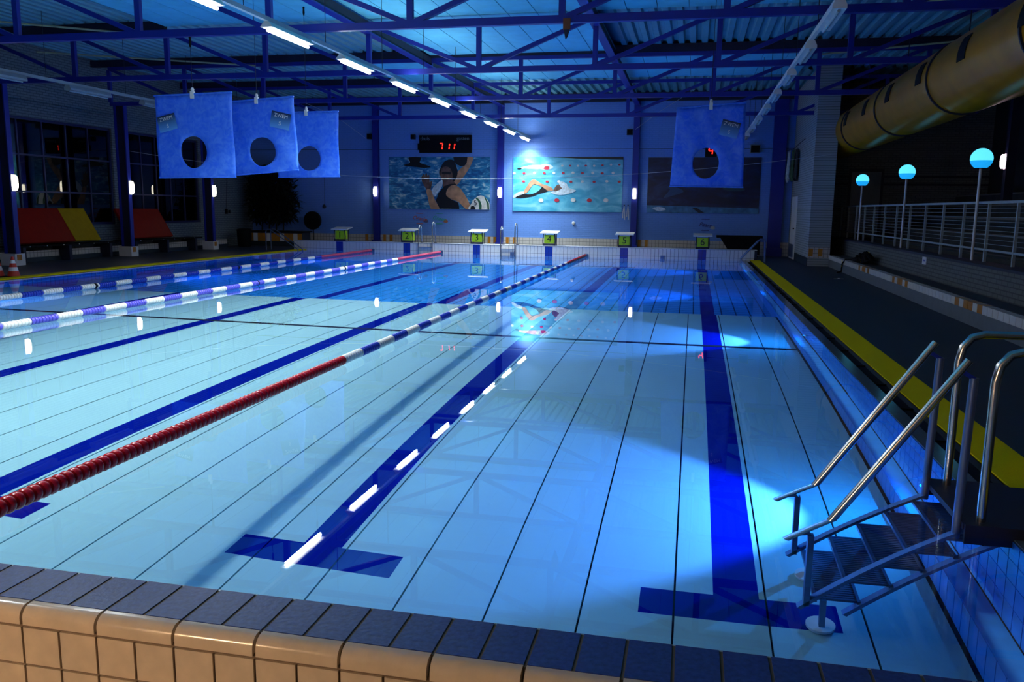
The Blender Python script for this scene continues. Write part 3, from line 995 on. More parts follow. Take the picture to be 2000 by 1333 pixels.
# ------------------------------------------------------------------ scoreboard, stickers, small wall things
sb = empty('scoreboard', (4.265, 27.93, 3.573), 'black scoreboard with red digits above the ball player poster', 'scoreboard')
MB().box(3.259, 5.272, 27.86, 27.99, 3.573, 4.216).build('case', 'black', sb)
MB().box(3.19, 3.255, 27.88, 27.99, 3.68, 3.92).build('side_box', 'black', sb)
MT['dim_text'] = plain('dim_grey_print', (0.16, 0.22, 0.26), 0.6)
text_part('thuis', 0.19, 'dim_text', sb, Vector((3.49, 27.855, 4.09)) - sb.location, 'lettering')
text_part('gasten', 0.19, 'dim_text', sb, Vector((4.96, 27.855, 4.09)) - sb.location, 'lettering')
SEG = {'a': (0, 1, 1, 1), 'b': (1, 1, 1, .5), 'c': (1, .5, 1, 0), 'd': (0, 0, 1, 0), 'e': (0, .5, 0, 0), 'f': (0, 1, 0, .5), 'g': (0, .5, 1, .5)}
DIG = {'7': 'abc', '1': 'bc', '4': 'fgbc'}
def led_digit(ch, x, z, w, h, y, parent):
    mb = MB()
    for s_ in DIG[ch]:
        a, b_, c_, d_ = SEG[s_]
        sl = 0.03
        p = Vector((x + a * w + b_ * sl, y, z + b_ * h)); q = Vector((x + c_ * w + d_ * sl, y, z + d_ * h))
        e = (q - p).normalized() * 0.012
        mb.bar(p + e, q - e, 0.01, 0.032, (1, 0, 0) if abs(e.x) < 1e-3 else (0, 0, 1)) if False else mb.poly([p + e + n_ for n_ in ()] or seg_quad(p + e, q - e, 0.019), (0, 1, 0), 0.006)
    return mb.build('digit', 'led', parent)
def seg_quad(p, q, t):
    d = (q - p).normalized()
    n = Vector((-d.z, 0, d.x)) * t
    return [p + n, q + n, q - n, p - n]
for ch, x in (('7', 4.03), ('1', 4.30), ('1', 4.50)):
    led_digit(ch, x, 3.69, 0.12, 0.22, 27.853, sb)
tc_ = empty('shot_clock', (13.92, 27.9, 3.36), 'small black clock with one red digit seen through the banner hole', 'clock')
MB().box(13.72, 14.12, 27.86, 27.99, 3.42, 3.84).build('case', 'black', tc_)
led_digit('4', 13.83, 3.50, 0.13, 0.24, 27.853, tc_)

def sticker(word, col, x, z, lab, blob):
    t = empty('wall_sticker', (x, 27.99, z), lab, 'wall sticker', 'word stickers under the posters')
    m = plain('sticker_ink', col, 0.5)
    text_part(word, 0.20, m, t, (0, -0.006, 0.0), 'lettering', (R(90), R(8), 0), 0.002, shear=0.25)
    for dz, w in ((0.20, 0.14), (-0.19, 0.13)):
        MB().box(x - w, x + w, 27.985, 27.99, z + dz - 0.012, z + dz + 0.012).build('rule', m, t)
    mb = MB()
    mb.poly([(x + 0.26 + 0.075 * math.cos(a) * (1.3 if a > 3 else 1), 27.984, z - 0.09 + 0.06 * math.sin(a)) for a in [2 * math.pi * i / 14 for i in range(14)]], (0, 1, 0), 0.003)
    mb.build('motif', plain('sticker_motif', blob, 0.5), t)
    return t
sticker('Oranje', (0.55, 0.10, 0.02), 3.22, 1.13, 'orange word sticker under the ball player poster', (0.10, 0.10, 0.25))
sticker('Groen', (0.01, 0.40, 0.22), 4.0, 1.14, 'green word sticker under the ball player poster', (0.40, 0.14, 0.08))
sticker('Paars', (0.04, 0.02, 0.22), 13.85, 1.06, 'purple word sticker under the dark poster', (0.45, 0.48, 0.50))

def wall_box(x, z, w, h, lab, mat='steel_dark', d=0.14):
    t = empty('speaker_box', (x, 27.93, z - h / 2), lab, 'speaker', 'speakers on the blue wall')
    MB().box(x - w / 2, x + w / 2, 28 - d, 27.985, z - h / 2, z + h / 2).build('case', mat, t)
    MB().box(x - w / 2 + 0.02, x + w / 2 - 0.02, 28 - d - 0.008, 28 - d, z - h / 2 + 0.02, z + h / 2 - 0.02).build('grille', 'black', t)
    MB().box(x - 0.03, x + 0.03, 27.98, 27.998, z - 0.05, z + 0.05).build('bracket', 'steel_dark', t)
wall_box(3.0, 4.16, 0.16, 0.17, 'small black speaker on the blue wall beside the scoreboard')
wall_box(11.08, 4.28, 0.20, 0.20, 'small black speaker high beside the column right of the swimmer poster')
wall_box(1.25, 4.19, 0.16, 0.20, 'small black speaker high beside the column near the fan')
wall_box(15.40, 3.68, 0.33, 0.28, 'grey box on the blue wall beside the hanging banner', plain('grey_box', (0.2, 0.24, 0.28), 0.5), 0.18)
t = empty('wall_socket', (9.134, 27.99, 1.05), 'round pale socket on the blue wall under the swimmer poster', 'socket')
MB().lathe([(0.06, 0.0), (0.06, -0.03), (0.045, -0.05), (0.0, -0.05)], (9.134, 28.0, 1.05), 18, 'y').build('cover', 'white', t)
MB().lathe([(0.018, -0.05), (0.018, -0.06), (0.0, -0.06)], (9.134, 28.0, 1.05), 10, 'y').build('plug', 'white', t)
for k, x in enumerate((10.97, 11.11)):
    t = empty('hanging_strap', (x, 27.88, 1.19), ['looped white strap hanging beside the swimmer poster', 'looped white strap hanging against the blue column'][k], 'strap', 'white straps by the swimmer poster')
    pts = [(x - 0.035, 27.9, 1.26 + 0.05 * k), (x - 0.03, 27.9, 1.5), (x, 27.9, 1.72), (x + 0.03, 27.89, 1.5), (x + 0.04, 27.89, 1.20)]
    MB().tube(pts, 0.014, 8).build('loop', 'fwhite', t)
    MB().box(x - 0.02, x + 0.02, 27.88, 28.0, 1.70, 1.73).build('hook', 'steel_dark', t)

# thin lines
LINE = plain('pale_cord', (0.55, 0.62, 0.70), 0.5)
def cord(pts, r, lab, name='cord', m=LINE):
    return tag(MB().tube(pts, r, 6).build(name, m), lab, 'cord')
pts = []
for k in range(25):
    u = k / 24
    x = -3.8 + u * 20.5
    s_ = (x - 7.2) / 9.0
    pts.append((x, 20.0, 2.335 + 0.58 * s_ * s_))
cord(pts, 0.006, 'thin pale signal line sagging across the pool before the posters', 'signal_line')
cord([(11.18, 27.9, 4.30), (12.1, 27.0, 4.85), (13.3, 25.6, 5.40)], 0.005, 'thin pale cable from the high speaker to the roof')
cord([(1.16, 27.84, 4.1), (0.5, 26.6, 4.8), (-0.6, 24.4, 5.4)], 0.005, 'thin pale cable from the speaker near the fan to the roof')

# ------------------------------------------------------------------ starting blocks
def make_block(i):
    x = 1.25 + 2.5 * i
    y = 25.16
    t = empty('starting_block', (x, y, TOP), 'starting block on the far pool wall with lime panel numbered %s' % ['one', 'two', 'three', 'four', 'five', 'six'][i], 'starting block', 'numbered starting blocks')
    mb = MB()
    mb.add([(x - .30, 24.96, .735), (x + .30, 24.96, .735), (x + .30, 25.48, .80), (x - .30, 25.48, .80), (x - .30, 24.96, .765), (x + .30, 24.96, .765), (x + .30, 25.48, .83), (x - .30, 25.48, .83)],
           [(3, 2, 1, 0), (4, 5, 6, 7), (0, 1, 5, 4), (1, 2, 6, 5), (2, 3, 7, 6), (3, 0, 4, 7)])
    mb.build('platform', 'white', t)
    for sx in (-1, 1):
        MB().tube([(x + sx * .20, 25.04, TOP), (x + sx * .215, 25.03, .50), (x + sx * .19, 25.02, .735)], 0.016, 8).build('leg', 'steel_dark', t)
        MB().tube([(x + sx * .20, 25.34, TOP), (x + sx * .19, 25.36, .78)], 0.016, 8).build('leg', 'steel_dark', t)
        MB().box(x + sx * .168 - .006, x + sx * .168 + .006, 25.06, 25.32, .41, .70).build('side_panel', 'lime', t)
    MB().box(x - .165, x + .165, 25.035, 25.05, .41, .70).build('front_panel', 'lime', t)
    MB().box(x - .21, x + .21, 25.01, 25.06, TOP, .375).build('foot_bar', 'steel_dark', t)
    MB().tube([(x - .20, 25.02, .395), (x + .20, 25.02, .395)], 0.014, 8).build('grip_bar', 'steel_dark', t)
    text_part(str(i + 1), 0.30, 'p_black', t, Vector((x, 25.033, .555)) - t.location, 'number', depth=0.003)
for i in range(6):
    make_block(i)

# ------------------------------------------------------------------ ladders at the far wall
for k, (xa, xb) in enumerate(((4.21, 4.70), (7.11, 7.60))):
    t = empty('pool_ladder', ((xa + xb) / 2, 25.05, TOP), ['chrome pool ladder between the blocks numbered two and three', 'chrome pool ladder in front of the column between the bright posters'][k], 'ladder', 'chrome ladders at the far wall')
    for j, x in enumerate((xa, xb)):
        zt = 0.95 + 0.12 * j
        pts = [(x, 24.92, -0.9), (x, 24.92, 0.35), (x, 24.93, zt - 0.20)]
        for q in range(7):
            a = math.pi * q / 6
            pts.append((x + 0.02 * q / 6, 25.06 - 0.12 * math.cos(a), zt - 0.13 + 0.12 * math.sin(a)))
        pts.append((x + 0.03, 25.20, TOP))
        MB().tube(pts, 0.021, 10).build('rail', 'chrome', t)
        MB().lathe([(0.05, 0), (0.05, 0.02), (0.03, 0.03)], (x + 0.03, 25.20, TOP), 12).build('flange', 'steel_dark', t)
    for z in (-0.05, -0.35, -0.65, 0.20):
        MB().box(xa, xb, 24.90, 24.98, z - 0.012, z + 0.012).build('step', 'chrome', t)

# handrails at the two far corners
t = empty('corner_handrail', (15.3, 24.7, 0), 'steel handrail at the far pool corner by the yellow band', 'handrail')
for y in (24.5, 24.15):
    pts = [(14.90, y, -0.55), (14.92, y, 0.10), (15.0, y, 0.20), (15.42, y, 0.66), (15.5, y, 0.71), (15.58, y, 0.70), (15.62, y, 0.62), (15.64, y, 0.012)]
    MB().tube(pts, 0.02, 8).build('rail', 'stairsteel', t)
t = empty('corner_handrail', (-0.6, 24.7, 0), 'steel handrail at the far pool corner by the planter', 'handrail')
for y in (24.5, 24.15):
    pts = [(0.10, y, -0.5), (0.08, y, 0.06), (-0.05, y, 0.14), (-0.85, y, 0.66), (-0.97, y, 0.73), (-1.08, y, 0.72), (-1.12, y, 0.64), (-1.12, y, 0.012)]
    MB().tube(pts, 0.018, 8).build('rail', 'stairsteel', t)

# ------------------------------------------------------------------ lane ropes
def float_seg(y0, y1, pitch, r, x, z, n=14):
    """A run of ribbed discs along Y."""
    mb = MB()
    prof = []
    k = max(1, round((y1 - y0) / pitch))
    p = (y1 - y0) / k
    for i in range(k):
        a = y0 + i * p
        prof += [(r * 0.5, a), (r * 0.88, a + p * 0.10), (r, a + p * 0.28), (r, a + p * 0.62), (r * 0.88, a + p * 0.80), (r * 0.5, a + p * 0.90)]
    prof.append((r * 0.5, y1))
    mb.lathe(prof, (x, 0, z), n, 'y')
    return mb
ROPE_Z = 0.049                            # the floats ride on the surface
def make_rope(x, mats, lab, near_red, detail, drift):
    red, wht, blu = mats
    t = empty('lane_rope', (x, 25.0, 0), lab, 'lane rope', 'lane ropes')
    MB().tube([(x, 0.0, ROPE_Z), (x, 25.0, ROPE_Z)], 0.006, 6).build('cable', 'stairsteel', t)
    r = 0.047
    y = 0.15
    src = None
    if detail:
        while y < near_red - 0.02:
            if src is None:
                src = float_seg(y, y + 0.058, 0.058, r, x, ROPE_Z, 16).build('float', red, t, origin=(x, y, ROPE_Z))
            else:
                share(src, 'float', t, Vector((x, y, ROPE_Z)) - t.location)
            y += 0.058
    else:
        float_seg(y, near_red, 0.058, r, x, ROPE_Z, 10).build('float_run', red, t)
    y = near_red
    k = 0
    srcs = {}
    while y < 20.4:
        m = wht if k % 2 == 0 else blu
        if m not in srcs:
            srcs[m] = float_seg(y, y + 0.455, 0.057, r, x, ROPE_Z, 14).build('float_run', m, t, origin=(x, y, ROPE_Z))
        else:
            share(srcs[m], 'float_run', t, Vector((x, y, ROPE_Z)) - t.location)
        y += 0.462
        k += 1
    float_seg(y, 24.85, 0.057, r, x, ROPE_Z, 10).build('float_run', red, t)
    t.rotation_euler.z = drift / 25.0
    return t
make_rope(10.0, ('red', 'fwhite', 'fblue'), 'red, white and navy lane rope nearest the chrome stairs', 5.25, True, 0.115)
MT['fviolet'] = plain('violet_plastic', (0.12, 0.10, 0.62), 0.3)
r2_ = make_rope(5.0, ('fpink', 'fwhite', 'fviolet'), 'white and violet lane rope in the middle of the three', 5.25, False, 0.27)
r3_ = make_rope(2.5, ('fpink', 'fwhite', 'fblue'), 'white and blue lane rope nearest the traffic cones', 5.0, False, 0.35)
for rr, xx, ysm in ((r2_, 5.0, (12.35, 16.6)), (r3_, 2.5, (10.85, 15.9))):
    for yy in ysm:
        MB().lathe([(0.035, 0), (0.049, 0.03), (0.049, 0.07), (0.035, 0.10)], (xx, yy, ROPE_Z), 12, 'y').build('tensioner', 'black', rr)
MB().lathe([(0.035, 0), (0.049, 0.03), (0.049, 0.07), (0.035, 0.10)], (10.0, 12.6, ROPE_Z), 12, 'y').build('tensioner', 'yellow', [o for o in bpy.data.objects if o.name == 'lane_rope'][0])

# ------------------------------------------------------------------ stainless pool stairs
YA, YB = 2.047, 2.61
st = empty('pool_stairs', (14.76, 2.33, 0.0), 'stainless steel pool stairs with handrails descending into the water', 'pool stairs')
for y in (YA, YB):
    MB().tube([(14.746, y, 0.858), (14.18, y, 0.0), (13.965, y, -0.326)], 0.021, 14).build('handrail', 'chrome', st)
    MB().tube([(14.762, y, -0.10), (14.765, y, 0.20), (14.775, y, 0.775)], 0.021, 14).build('post', 'stairsteel', st)
    MB().bar((14.725, y, 0.80), (14.775, y, 0.77), 0.02, 0.02).build('bracket', 'fblue', st)
    MB().bar((14.085, y, -0.24), (14.085, y, -1.09), 0.03, 0.045, (0, 1, 0)).build('lower_post', 'stairsteel', st)
    MB().bar((14.085, y, -0.22), (14.03, y, -0.24), 0.03, 0.02, (0, 1, 0)).build('bracket', 'stairsteel', st)
    MB().bar((14.765, y, -0.03), (14.05, y, -1.12), 0.025, 0.045, (0, 1, 0)).build('stringer', 'stairsteel', st)
    MB().bar((14.97, y, -0.12), (14.275, y, -1.15), 0.025, 0.045, (0, 1, 0)).build('lower_stringer', 'stairsteel', st)
    MB().tube([(14.87, y, 0.06), (14.87, y, 0.76), (14.885, y, 0.84), (14.925, y, 0.893), (14.985, y, 0.912), (15.6, y, 0.915), (15.68, y, 0.89), (15.72, y, 0.82), (15.72, y, 0.012)], 0.022, 14).build('grab_rail', 'chrome', st)
    MB().lathe([(0.0, -0.03), (0.07, -0.03), (0.075, -0.02), (0.075, 0.0), (0.0, 0.0)], (14.17, y + (0.03 if y < 2.3 else -0.03), -1.315), 20).build('foot_pad', 'fwhite', st)
    MB().bar((14.17, y, -1.30), (14.17, y, -1.02), 0.03, 0.03, (0, 1, 0)).build('foot_stem', 'stairsteel', st)
MT['tread'] = plain('stair_tread', (0.10, 0.13, 0.24), 0.45, metal=0.4)
for k in range(5):
    u = (k + 0.5) / 5
    x1 = 14.765 + (14.05 - 14.765) * u
    z1 = -0.03 + (-1.12 + 0.03) * u
    tread = MB()
    tread.box(x1, x1 + 0.018, YA, YB, z1 - 0.045, z1)
    tread.box(x1 + 0.215, x1 + 0.23, YA, YB, z1 - 0.045, z1)
    tread = tread.build('tread', 'stairsteel', st)
    bars = MB()
    for j in range(24):
        y = YA + 0.02 + j * (YB - YA - 0.04) / 23
        bars.box(x1 + 0.018, x1 + 0.215, y - 0.008, y + 0.008, z1 - 0.03, z1 - 0.006)
    g = bars.build('grating', 'tread', tread)
    g['kind'] = 'stuff'
pf = MB().box(14.775, 15.20, 1.99, 2.68, 0.03, 0.06)
pf.build('platform', 'steel_dark', st)
MB().box(14.78, 15.18, 1.97, 1.99, -0.10, 0.06).build('side_plate', 'steel_dark', st)
MB().box(14.78, 15.18, 2.68, 2.70, -0.10, 0.06).build('side_plate', 'steel_dark', st)
MB().box(15.20, 15.75, 2.02, 2.66, 0.03, 0.055).build('deck_plate', 'steel_dark', st)
MB().box(15.26, 15.75, 2.05, 2.12, 0.012, 0.03).build('deck_foot', 'steel_dark', st)
MB().box(15.26, 15.75, 2.56, 2.63, 0.012, 0.03).build('deck_foot', 'steel_dark', st)
for y in (YA + 0.03, YB - 0.03):
    MB().lathe([(0.05, -0.015), (0.05, 0.015)], (14.93, y, -0.17), 16, 'y').build('buffer', 'black', st)

# ------------------------------------------------------------------ right side: kerb, stand, fence, globe lamps, duct
kb = empty('kerb', (17.5, 14, 0), 'tiled kerb with ochre accents along the foot of the stand', 'kerb', kind='structure')
MB().box(17.28, 17.75, -6, 22.9, 0.0, 0.22).build('base', plain('grey_kerb', (0.13, 0.15, 0.18), 0.6), kb)
MB().box(17.30, 17.75, -6, 22.9, 0.22, 0.325).build('core', 'groutb', kb)
MB().box(17.42, 17.75, -6, 22.9, 0.325, 0.34).build('top', plain('dark_kerb_top', (0.02, 0.022, 0.028), 0.7), kb)
kt = {}
for i in range(90):
    y = 4.9 + 0.2 * i
    brown = i in (25, 27, 28, 30, 45, 47, 48, 50, 62, 64, 65, 67)
    if brown not in kt:
        kt[brown] = MB().box(17.285, 17.415, y + 0.006, y + 0.194, 0.215, 0.335).build('kerb_tile', 'brown_tile' if brown else 'white_tile', kb, origin=(17.285, y, 0.21))
    else:
        share(kt[brown], 'kerb_tile', kb, Vector((17.285, y, 0.21)) - kb.location)
MT['brick_s'] = brick('stand_brick', (0.13, 0.135, 0.12), (0.11, 0.115, 0.10), (0.05, 0.05, 0.05), 'y', 0.22, 0.07, 0.010, 0.7)[0]
sw = MB().box(17.75, 18.1, -6, 26.1, 0.0, 0.76).build('wall_stand', 'brick_s')
tag(sw, 'low pale brick wall under the white railing', 'wall', kind='structure')
MB().box(17.72, 18.1, -6, 26.1, 0.76, 0.80).build('cap', 'steel_dark', sw)
sn = empty('wall_sign', (17.74, 14.73, 0.62), 'small white sign on the low brick wall of the stand', 'sign')
MB().box(17.738, 17.752, 14.6, 14.86, 0.60, 0.74).build('plate', 'white', sn)
MB().box(17.735, 17.74, 14.66, 14.80, 0.66, 0.69).build('symbol', 'fblue', sn)
sd = empty('spectator_stand', (20, 12, 0), 'dark stepped spectator stand behind the white railing', 'stand', kind='structure')
MT['concrete'] = plain('dark_concrete', (0.035, 0.036, 0.036), 0.8, var=0.3, scale=3)
for k in range(5):
    MB().box(18.6 + 0.7 * k, 19.3 + 0.7 * k + 0.02, -6, 26.18, 0.0, 0.80 + 0.32 * k).build('step', 'concrete', sd)
    MB().box(18.62 + 0.7 * k, 18.80 + 0.7 * k, -6, 26.18, 0.80 + 0.32 * k, 0.84 + 0.32 * k).build('nosing', plain('step_nosing', (0.16, 0.15, 0.14), 0.7), sd)
MB().box(18.1, 18.62, -6, 26.18, 0.0, 0.72).build('walkway', 'concrete', sd)

fn = empty('railing', (18.0, 14, 0.80), 'white metal railing with thin wires along the stand', 'railing')
FY = [25.66 - 1.2165 * k for k in range(20)]
fp = None
for y in FY:
    if fp is None:
        fp = MB().box(17.98, 18.02, y - 0.02, y + 0.02, 0.80, 1.72).build('post', 'rail_white', fn, origin=(18, y, 0.8))
    else:
        share(fp, 'post', fn, Vector((18, y, 0.8)) - fn.location)
MB().box(17.97, 18.03, FY[-1], FY[0] + 0.03, 1.72, 1.76).build('top_rail', 'rail_white', fn)
MB().box(17.985, 18.015, FY[-1], FY[0] + 0.03, 0.98, 1.01).build('bottom_rail', 'rail_white', fn)
for j in range(9):
    z = 1.09 + j * 0.07
    MB().tube([(18.0, FY[-1], z), (18.0, FY[0], z)], 0.004, 6).build('wire', 'rail_white', fn)
for k, y in enumerate((22.35, 17.46, 12.66)):
    t = empty('globe_lamp', (17.93, y, 0.80), ['glowing cyan globe lamp on a pole, farthest along the railing', 'glowing cyan globe lamp on a pole, middle of the three on the railing', 'glowing cyan globe lamp on a pole, largest and nearest on the railing'][k], 'globe lamp', 'cyan globe lamps')
    MB().tube([(17.93, y, 0.80), (17.93, y, 2.30)], 0.022, 10).build('pole', 'white', t)
    c = (17.93, y, 2.44)
    rr = 0.168
    up_ = [(rr * math.cos(a), rr * math.sin(a)) for a in [R(-10 + 100 * i / 10) for i in range(11)]]
    up_[-1] = (0.0, rr)
    lo_ = [(rr * math.cos(a), rr * math.sin(a)) for a in [R(-60 + 50 * i / 6) for i in range(7)]]
    MB().lathe(up_, c, 28).build('upper_globe', 'globe_hi', t)
    MB().lathe(lo_, c, 28).build('lower_globe', 'globe_lo', t)
    MB().lathe([(0.0, -0.155), (rr * 0.52, -0.153), (rr * 0.5, -0.143)], c, 24).build('base_ring', 'steel_dark', t)

DX, DZ, DR = 17.83, 3.86, 0.62
dc = empty('air_duct', (DX, 12, DZ), 'large yellow round air duct with square vents under the roof', 'air duct')
MT['duct'] = plain('yellow_duct', (0.50, 0.19, 0.0), 0.34, var=0.15, scale=2, spec=0.3)
def duct_profile():
    prof = []
    y = -4.0
    while y <= 26.15:
        ph = ((y - 1.0) % 4.2) / 4.2
        prof.append((DR * (1.0 - (0.03 if ph < 0.03 or ph > 0.97 else 0.0)), y))
        y += 0.14
    prof.append((DR, 26.18))
    return prof
mb = MB()
mb.lathe(duct_profile(), (DX, 0, DZ), 40, 'y')
mb.build('tube', 'duct', dc)
for k in range(13):
    y = 26.1 - 2.43 * k + 0.15
    a0, a1 = R(150), R(184)
    mb = MB()
    vs, n = [], 5
    for rr in (DR + 0.002, DR + 0.014):
        for yy in (y - 0.19, y + 0.19):
            for i in range(n):
                a = a0 + (a1 - a0) * i / (n - 1)
                vs.append((DX + rr * math.cos(a), yy, DZ + rr * math.sin(a)))
    fs = []
    for i in range(n - 1):
        fs += [(i, i + 1, n + i + 1, n + i), (2 * n + i, 3 * n + i, 3 * n + i + 1, 2 * n + i + 1), (i, 2 * n + i, 2 * n + i + 1, i + 1), (n + i, n + i + 1, 3 * n + i + 1, 3 * n + i)]
    fs += [(0, n, 3 * n, 2 * n), (n - 1, 3 * n - 1, 4 * n - 1, 2 * n - 1)]
    mb.add(vs, fs)
    mb.build('vent', 'black', dc)
for k in range(6):
    y = 1.0 + 4.2 * k
    MB().lathe([(DR - 0.01, -0.02), (DR + 0.012, -0.02), (DR + 0.012, 0.02), (DR - 0.01, 0.02)], (DX, y, DZ), 40, 'y').build('clamp_band', 'steel_dark', dc)
    MB().tube([(DX, y, DZ + DR), (DX, y, 5.5)], 0.01, 6).build('hanger', 'steel_dark', dc)

# heap of flag rope on the kerb
fr_ = empty('flag_rope_heap', (17.5, 19.3, 0.34), 'heap of dark rope with yellow flags lying on the tiled kerb', 'rope heap')
rnd = random.Random(3)
mb = MB()
pts = []
for i in range(90):
    u = i / 89
    pts.append((17.53 + 0.09 * math.sin(i * 1.7), 20.0 - 1.35 * u + 0.18 * math.sin(i * 0.9), 0.37 + (0.02 + 0.24 * u) * (0.5 + 0.5 * math.sin(i * 2.3))))
mb.tube(pts, 0.045, 6)
mb.build('rope', 'black', fr_)
for i in range(16):
    u = rnd.random()
    p = Vector((17.44 + rnd.random() * 0.12, 20.0 - 1.35 * u, 0.40 + (0.02 + 0.24 * u) * rnd.random() + 0.03))
    s_ = 0.03 + 0.02 * rnd.random()
    MB().poly([p, p + Vector((0, s_ * 1.6, 0.0)), p + Vector((0, s_ * 0.8, -s_ * 1.8))], (1, 0, 0), 0.008).build('flag', 'yellow', fr_)
MB().tube([(17.50, 20.1, 0.38), (17.30, 20.35, 0.36), (17.24, 20.4, 0.25), (17.22, 20.35, 0.05), (17.1, 20.2, 0.03)], 0.02, 8).build('rope_end', 'black', fr_)
for p in ((17.22, 20.36, 0.2), (17.24, 20.42, 0.33)):
    MB().poly([p, (p[0], p[1] + 0.09, p[2]), (p[0], p[1] + 0.045, p[2] - 0.12)], (1, 0, 0), 0.008).build('flag', 'yellow', fr_)
dn = empty('floor_drain', (16.82, 18.2, 0.012), 'small pale round drain cover on the dark deck', 'drain')
MB().lathe([(0.12, 0), (0.12, 0.008), (0.10, 0.012), (0, 0.012)], (16.82, 18.2, 0.012), 20).build('cover', 'coping', dn)
MB().lathe([(0.03, 0.012), (0.03, 0.02), (0, 0.02)], (16.82, 18.2, 0.012), 10).build('knob', 'white', dn)

# dark covered table by the corner, hanging shirts
tb_ = empty('covered_table', (15.1, 26.9, 0.012), 'black covered trolley with overhanging top by the far corner column', 'trolley')
MB().box(14.23, 15.72, 26.55, 27.25, 0.66, 0.74).build('top', 'black', tb_)
mb = MB()
mb.add([(14.72, 26.6, 0.10), (15.65, 26.6, 0.10), (15.65, 27.2, 0.10), (14.72, 27.2, 0.10), (14.35, 26.6, 0.66), (15.65, 26.6, 0.66), (15.65, 27.2, 0.66), (14.35, 27.2, 0.66)],
       [(3, 2, 1, 0), (4, 5, 6, 7), (0, 1, 5, 4), (1, 2, 6, 5), (2, 3, 7, 6), (3, 0, 4, 7)])
mb.build('body', 'black', tb_)
for x in (14.85, 15.55):
    for y in (26.65, 27.15):
        MB().lathe([(0.045, -0.02), (0.045, 0.02)], (x, y, 0.057), 12, 'y').build('wheel', 'black', tb_)
cl_line = tag(MB().tube([(16.42, 27.8, 3.62), (16.55, 26.9, 3.60), (16.69, 25.2, 3.80)], 0.01, 6).build('clothes_line', 'steel_dark'), 'dark line strung across the corner by the white door', 'cord')
for k, (y, col, lab) in enumerate(((27.45, (0.45, 0.52, 0.55), 'white shirt hanging from the corner line'), (26.95, (0.04, 0.10, 0.05), 'green and white jersey hanging from the corner line'), (26.5, (0.02, 0.025, 0.03), 'dark jacket hanging from the corner line'))):
    x = 16.47 + 0.07 * k
    t = empty('hanging_shirt', (x, y, 2.5), lab, 'shirt', 'shirts on the corner line')
    m = plain('shirt_cloth', col, 0.8, var=0.4, scale=9)
    mb = MB()
    n = 8
    top = [(x, y - 0.24 + 0.06 * i, 3.58 - 0.05 * math.sin(math.pi * i / n)) for i in range(n + 1)]
    bot = [(x + 0.05 * math.sin(i * 1.9), y - 0.28 + 0.07 * i + 0.08 * (k == 0), 2.62 + 0.1 * math.sin(i * 2.3 + k)) for i in range(n + 1)]
    vs = []
    for dx in (0, 0.03):
        vs += [(a[0] + dx, a[1], a[2]) for a in top] + [(a[0] + dx, a[1], a[2]) for a in bot]
    q = n + 1
    fs = []
    for i in range(n):
        fs += [(i, i + 1, q + i + 1, q + i), (2 * q + i, 3 * q + i, 3 * q + i + 1, 2 * q + i + 1)]
    fs += [tuple(range(0, 1)) + (q, 3 * q, 2 * q), (n, 2 * q + n, 3 * q + n, q + n)]
    mb.add(vs, fs)
    mb.build('body', m, t)
    for sy in (-1, 1):
        MB().poly([(x, y + sy * 0.22, 3.56), (x, y + sy * 0.36, 3.10), (x, y + sy * 0.25, 3.05), (x, y + sy * 0.18, 3.3)], (1, 0, 0), 0.03).build('sleeve', m, t)
    MB().tube([(x + 0.015, y, 3.54), (x + 0.015, y, 3.64)], 0.006, 6).build('hook', 'steel_dark', t)

# ------------------------------------------------------------------ hanging banners with an oval throwing hole
m, nt, b = mat_new('banner_cloth')
g = N(nt, 'ShaderNodeTexCoord')
no = N(nt, 'ShaderNodeTexNoise'); no.inputs['Scale'].default_value = 9; no.inputs['Detail'].default_value = 6; no.inputs['Distortion'].default_value = 1.5
nt.links.new(g.outputs['Object'], no.inputs['Vector'])
rp = N(nt, 'ShaderNodeValToRGB')
rp.color_ramp.elements[0].position = 0.35; rp.color_ramp.elements[0].color = (0.06, 0.26, 0.95, 1)
rp.color_ramp.elements[1].position = 0.70; rp.color_ramp.elements[1].color = (0.16, 0.42, 1.0, 1)
nt.links.new(no.outputs['Fac'], rp.inputs['Fac']); nt.links.new(rp.outputs['Color'], b.inputs['Base Color'])
b.inputs['Roughness'].default_value = 0.45
tl_ = N(nt, 'ShaderNodeBsdfTranslucent')
nt.links.new(rp.outputs['Color'], tl_.inputs['Color'])
mxs = N(nt, 'ShaderNodeMixShader'); mxs.inputs[0].default_value = 0.5
out_ = nt.nodes['Material Output']
nt.links.new(b.outputs[0], mxs.inputs[1]); nt.links.new(tl_.outputs[0], mxs.inputs[2]); nt.links.new(mxs.outputs[0], out_.inputs['Surface'])
MT['banner'] = m
m, nt, b = mat_new('card_print')
g = N(nt, 'ShaderNodeTexCoord'); s_ = N(nt, 'ShaderNodeSeparateXYZ')
nt.links.new(g.outputs['Generated'], s_.inputs[0])
rp = N(nt, 'ShaderNodeValToRGB')
rp.color_ramp.elements[0].color = (0.10, 0.32, 0.75, 1); rp.color_ramp.elements[1].color = (0.005, 0.01, 0.04, 1)
nt.links.new(s_.outputs['Z'], rp.inputs['Fac']); nt.links.new(rp.outputs['Color'], b.inputs['Base Color'])
MT['card'] = m

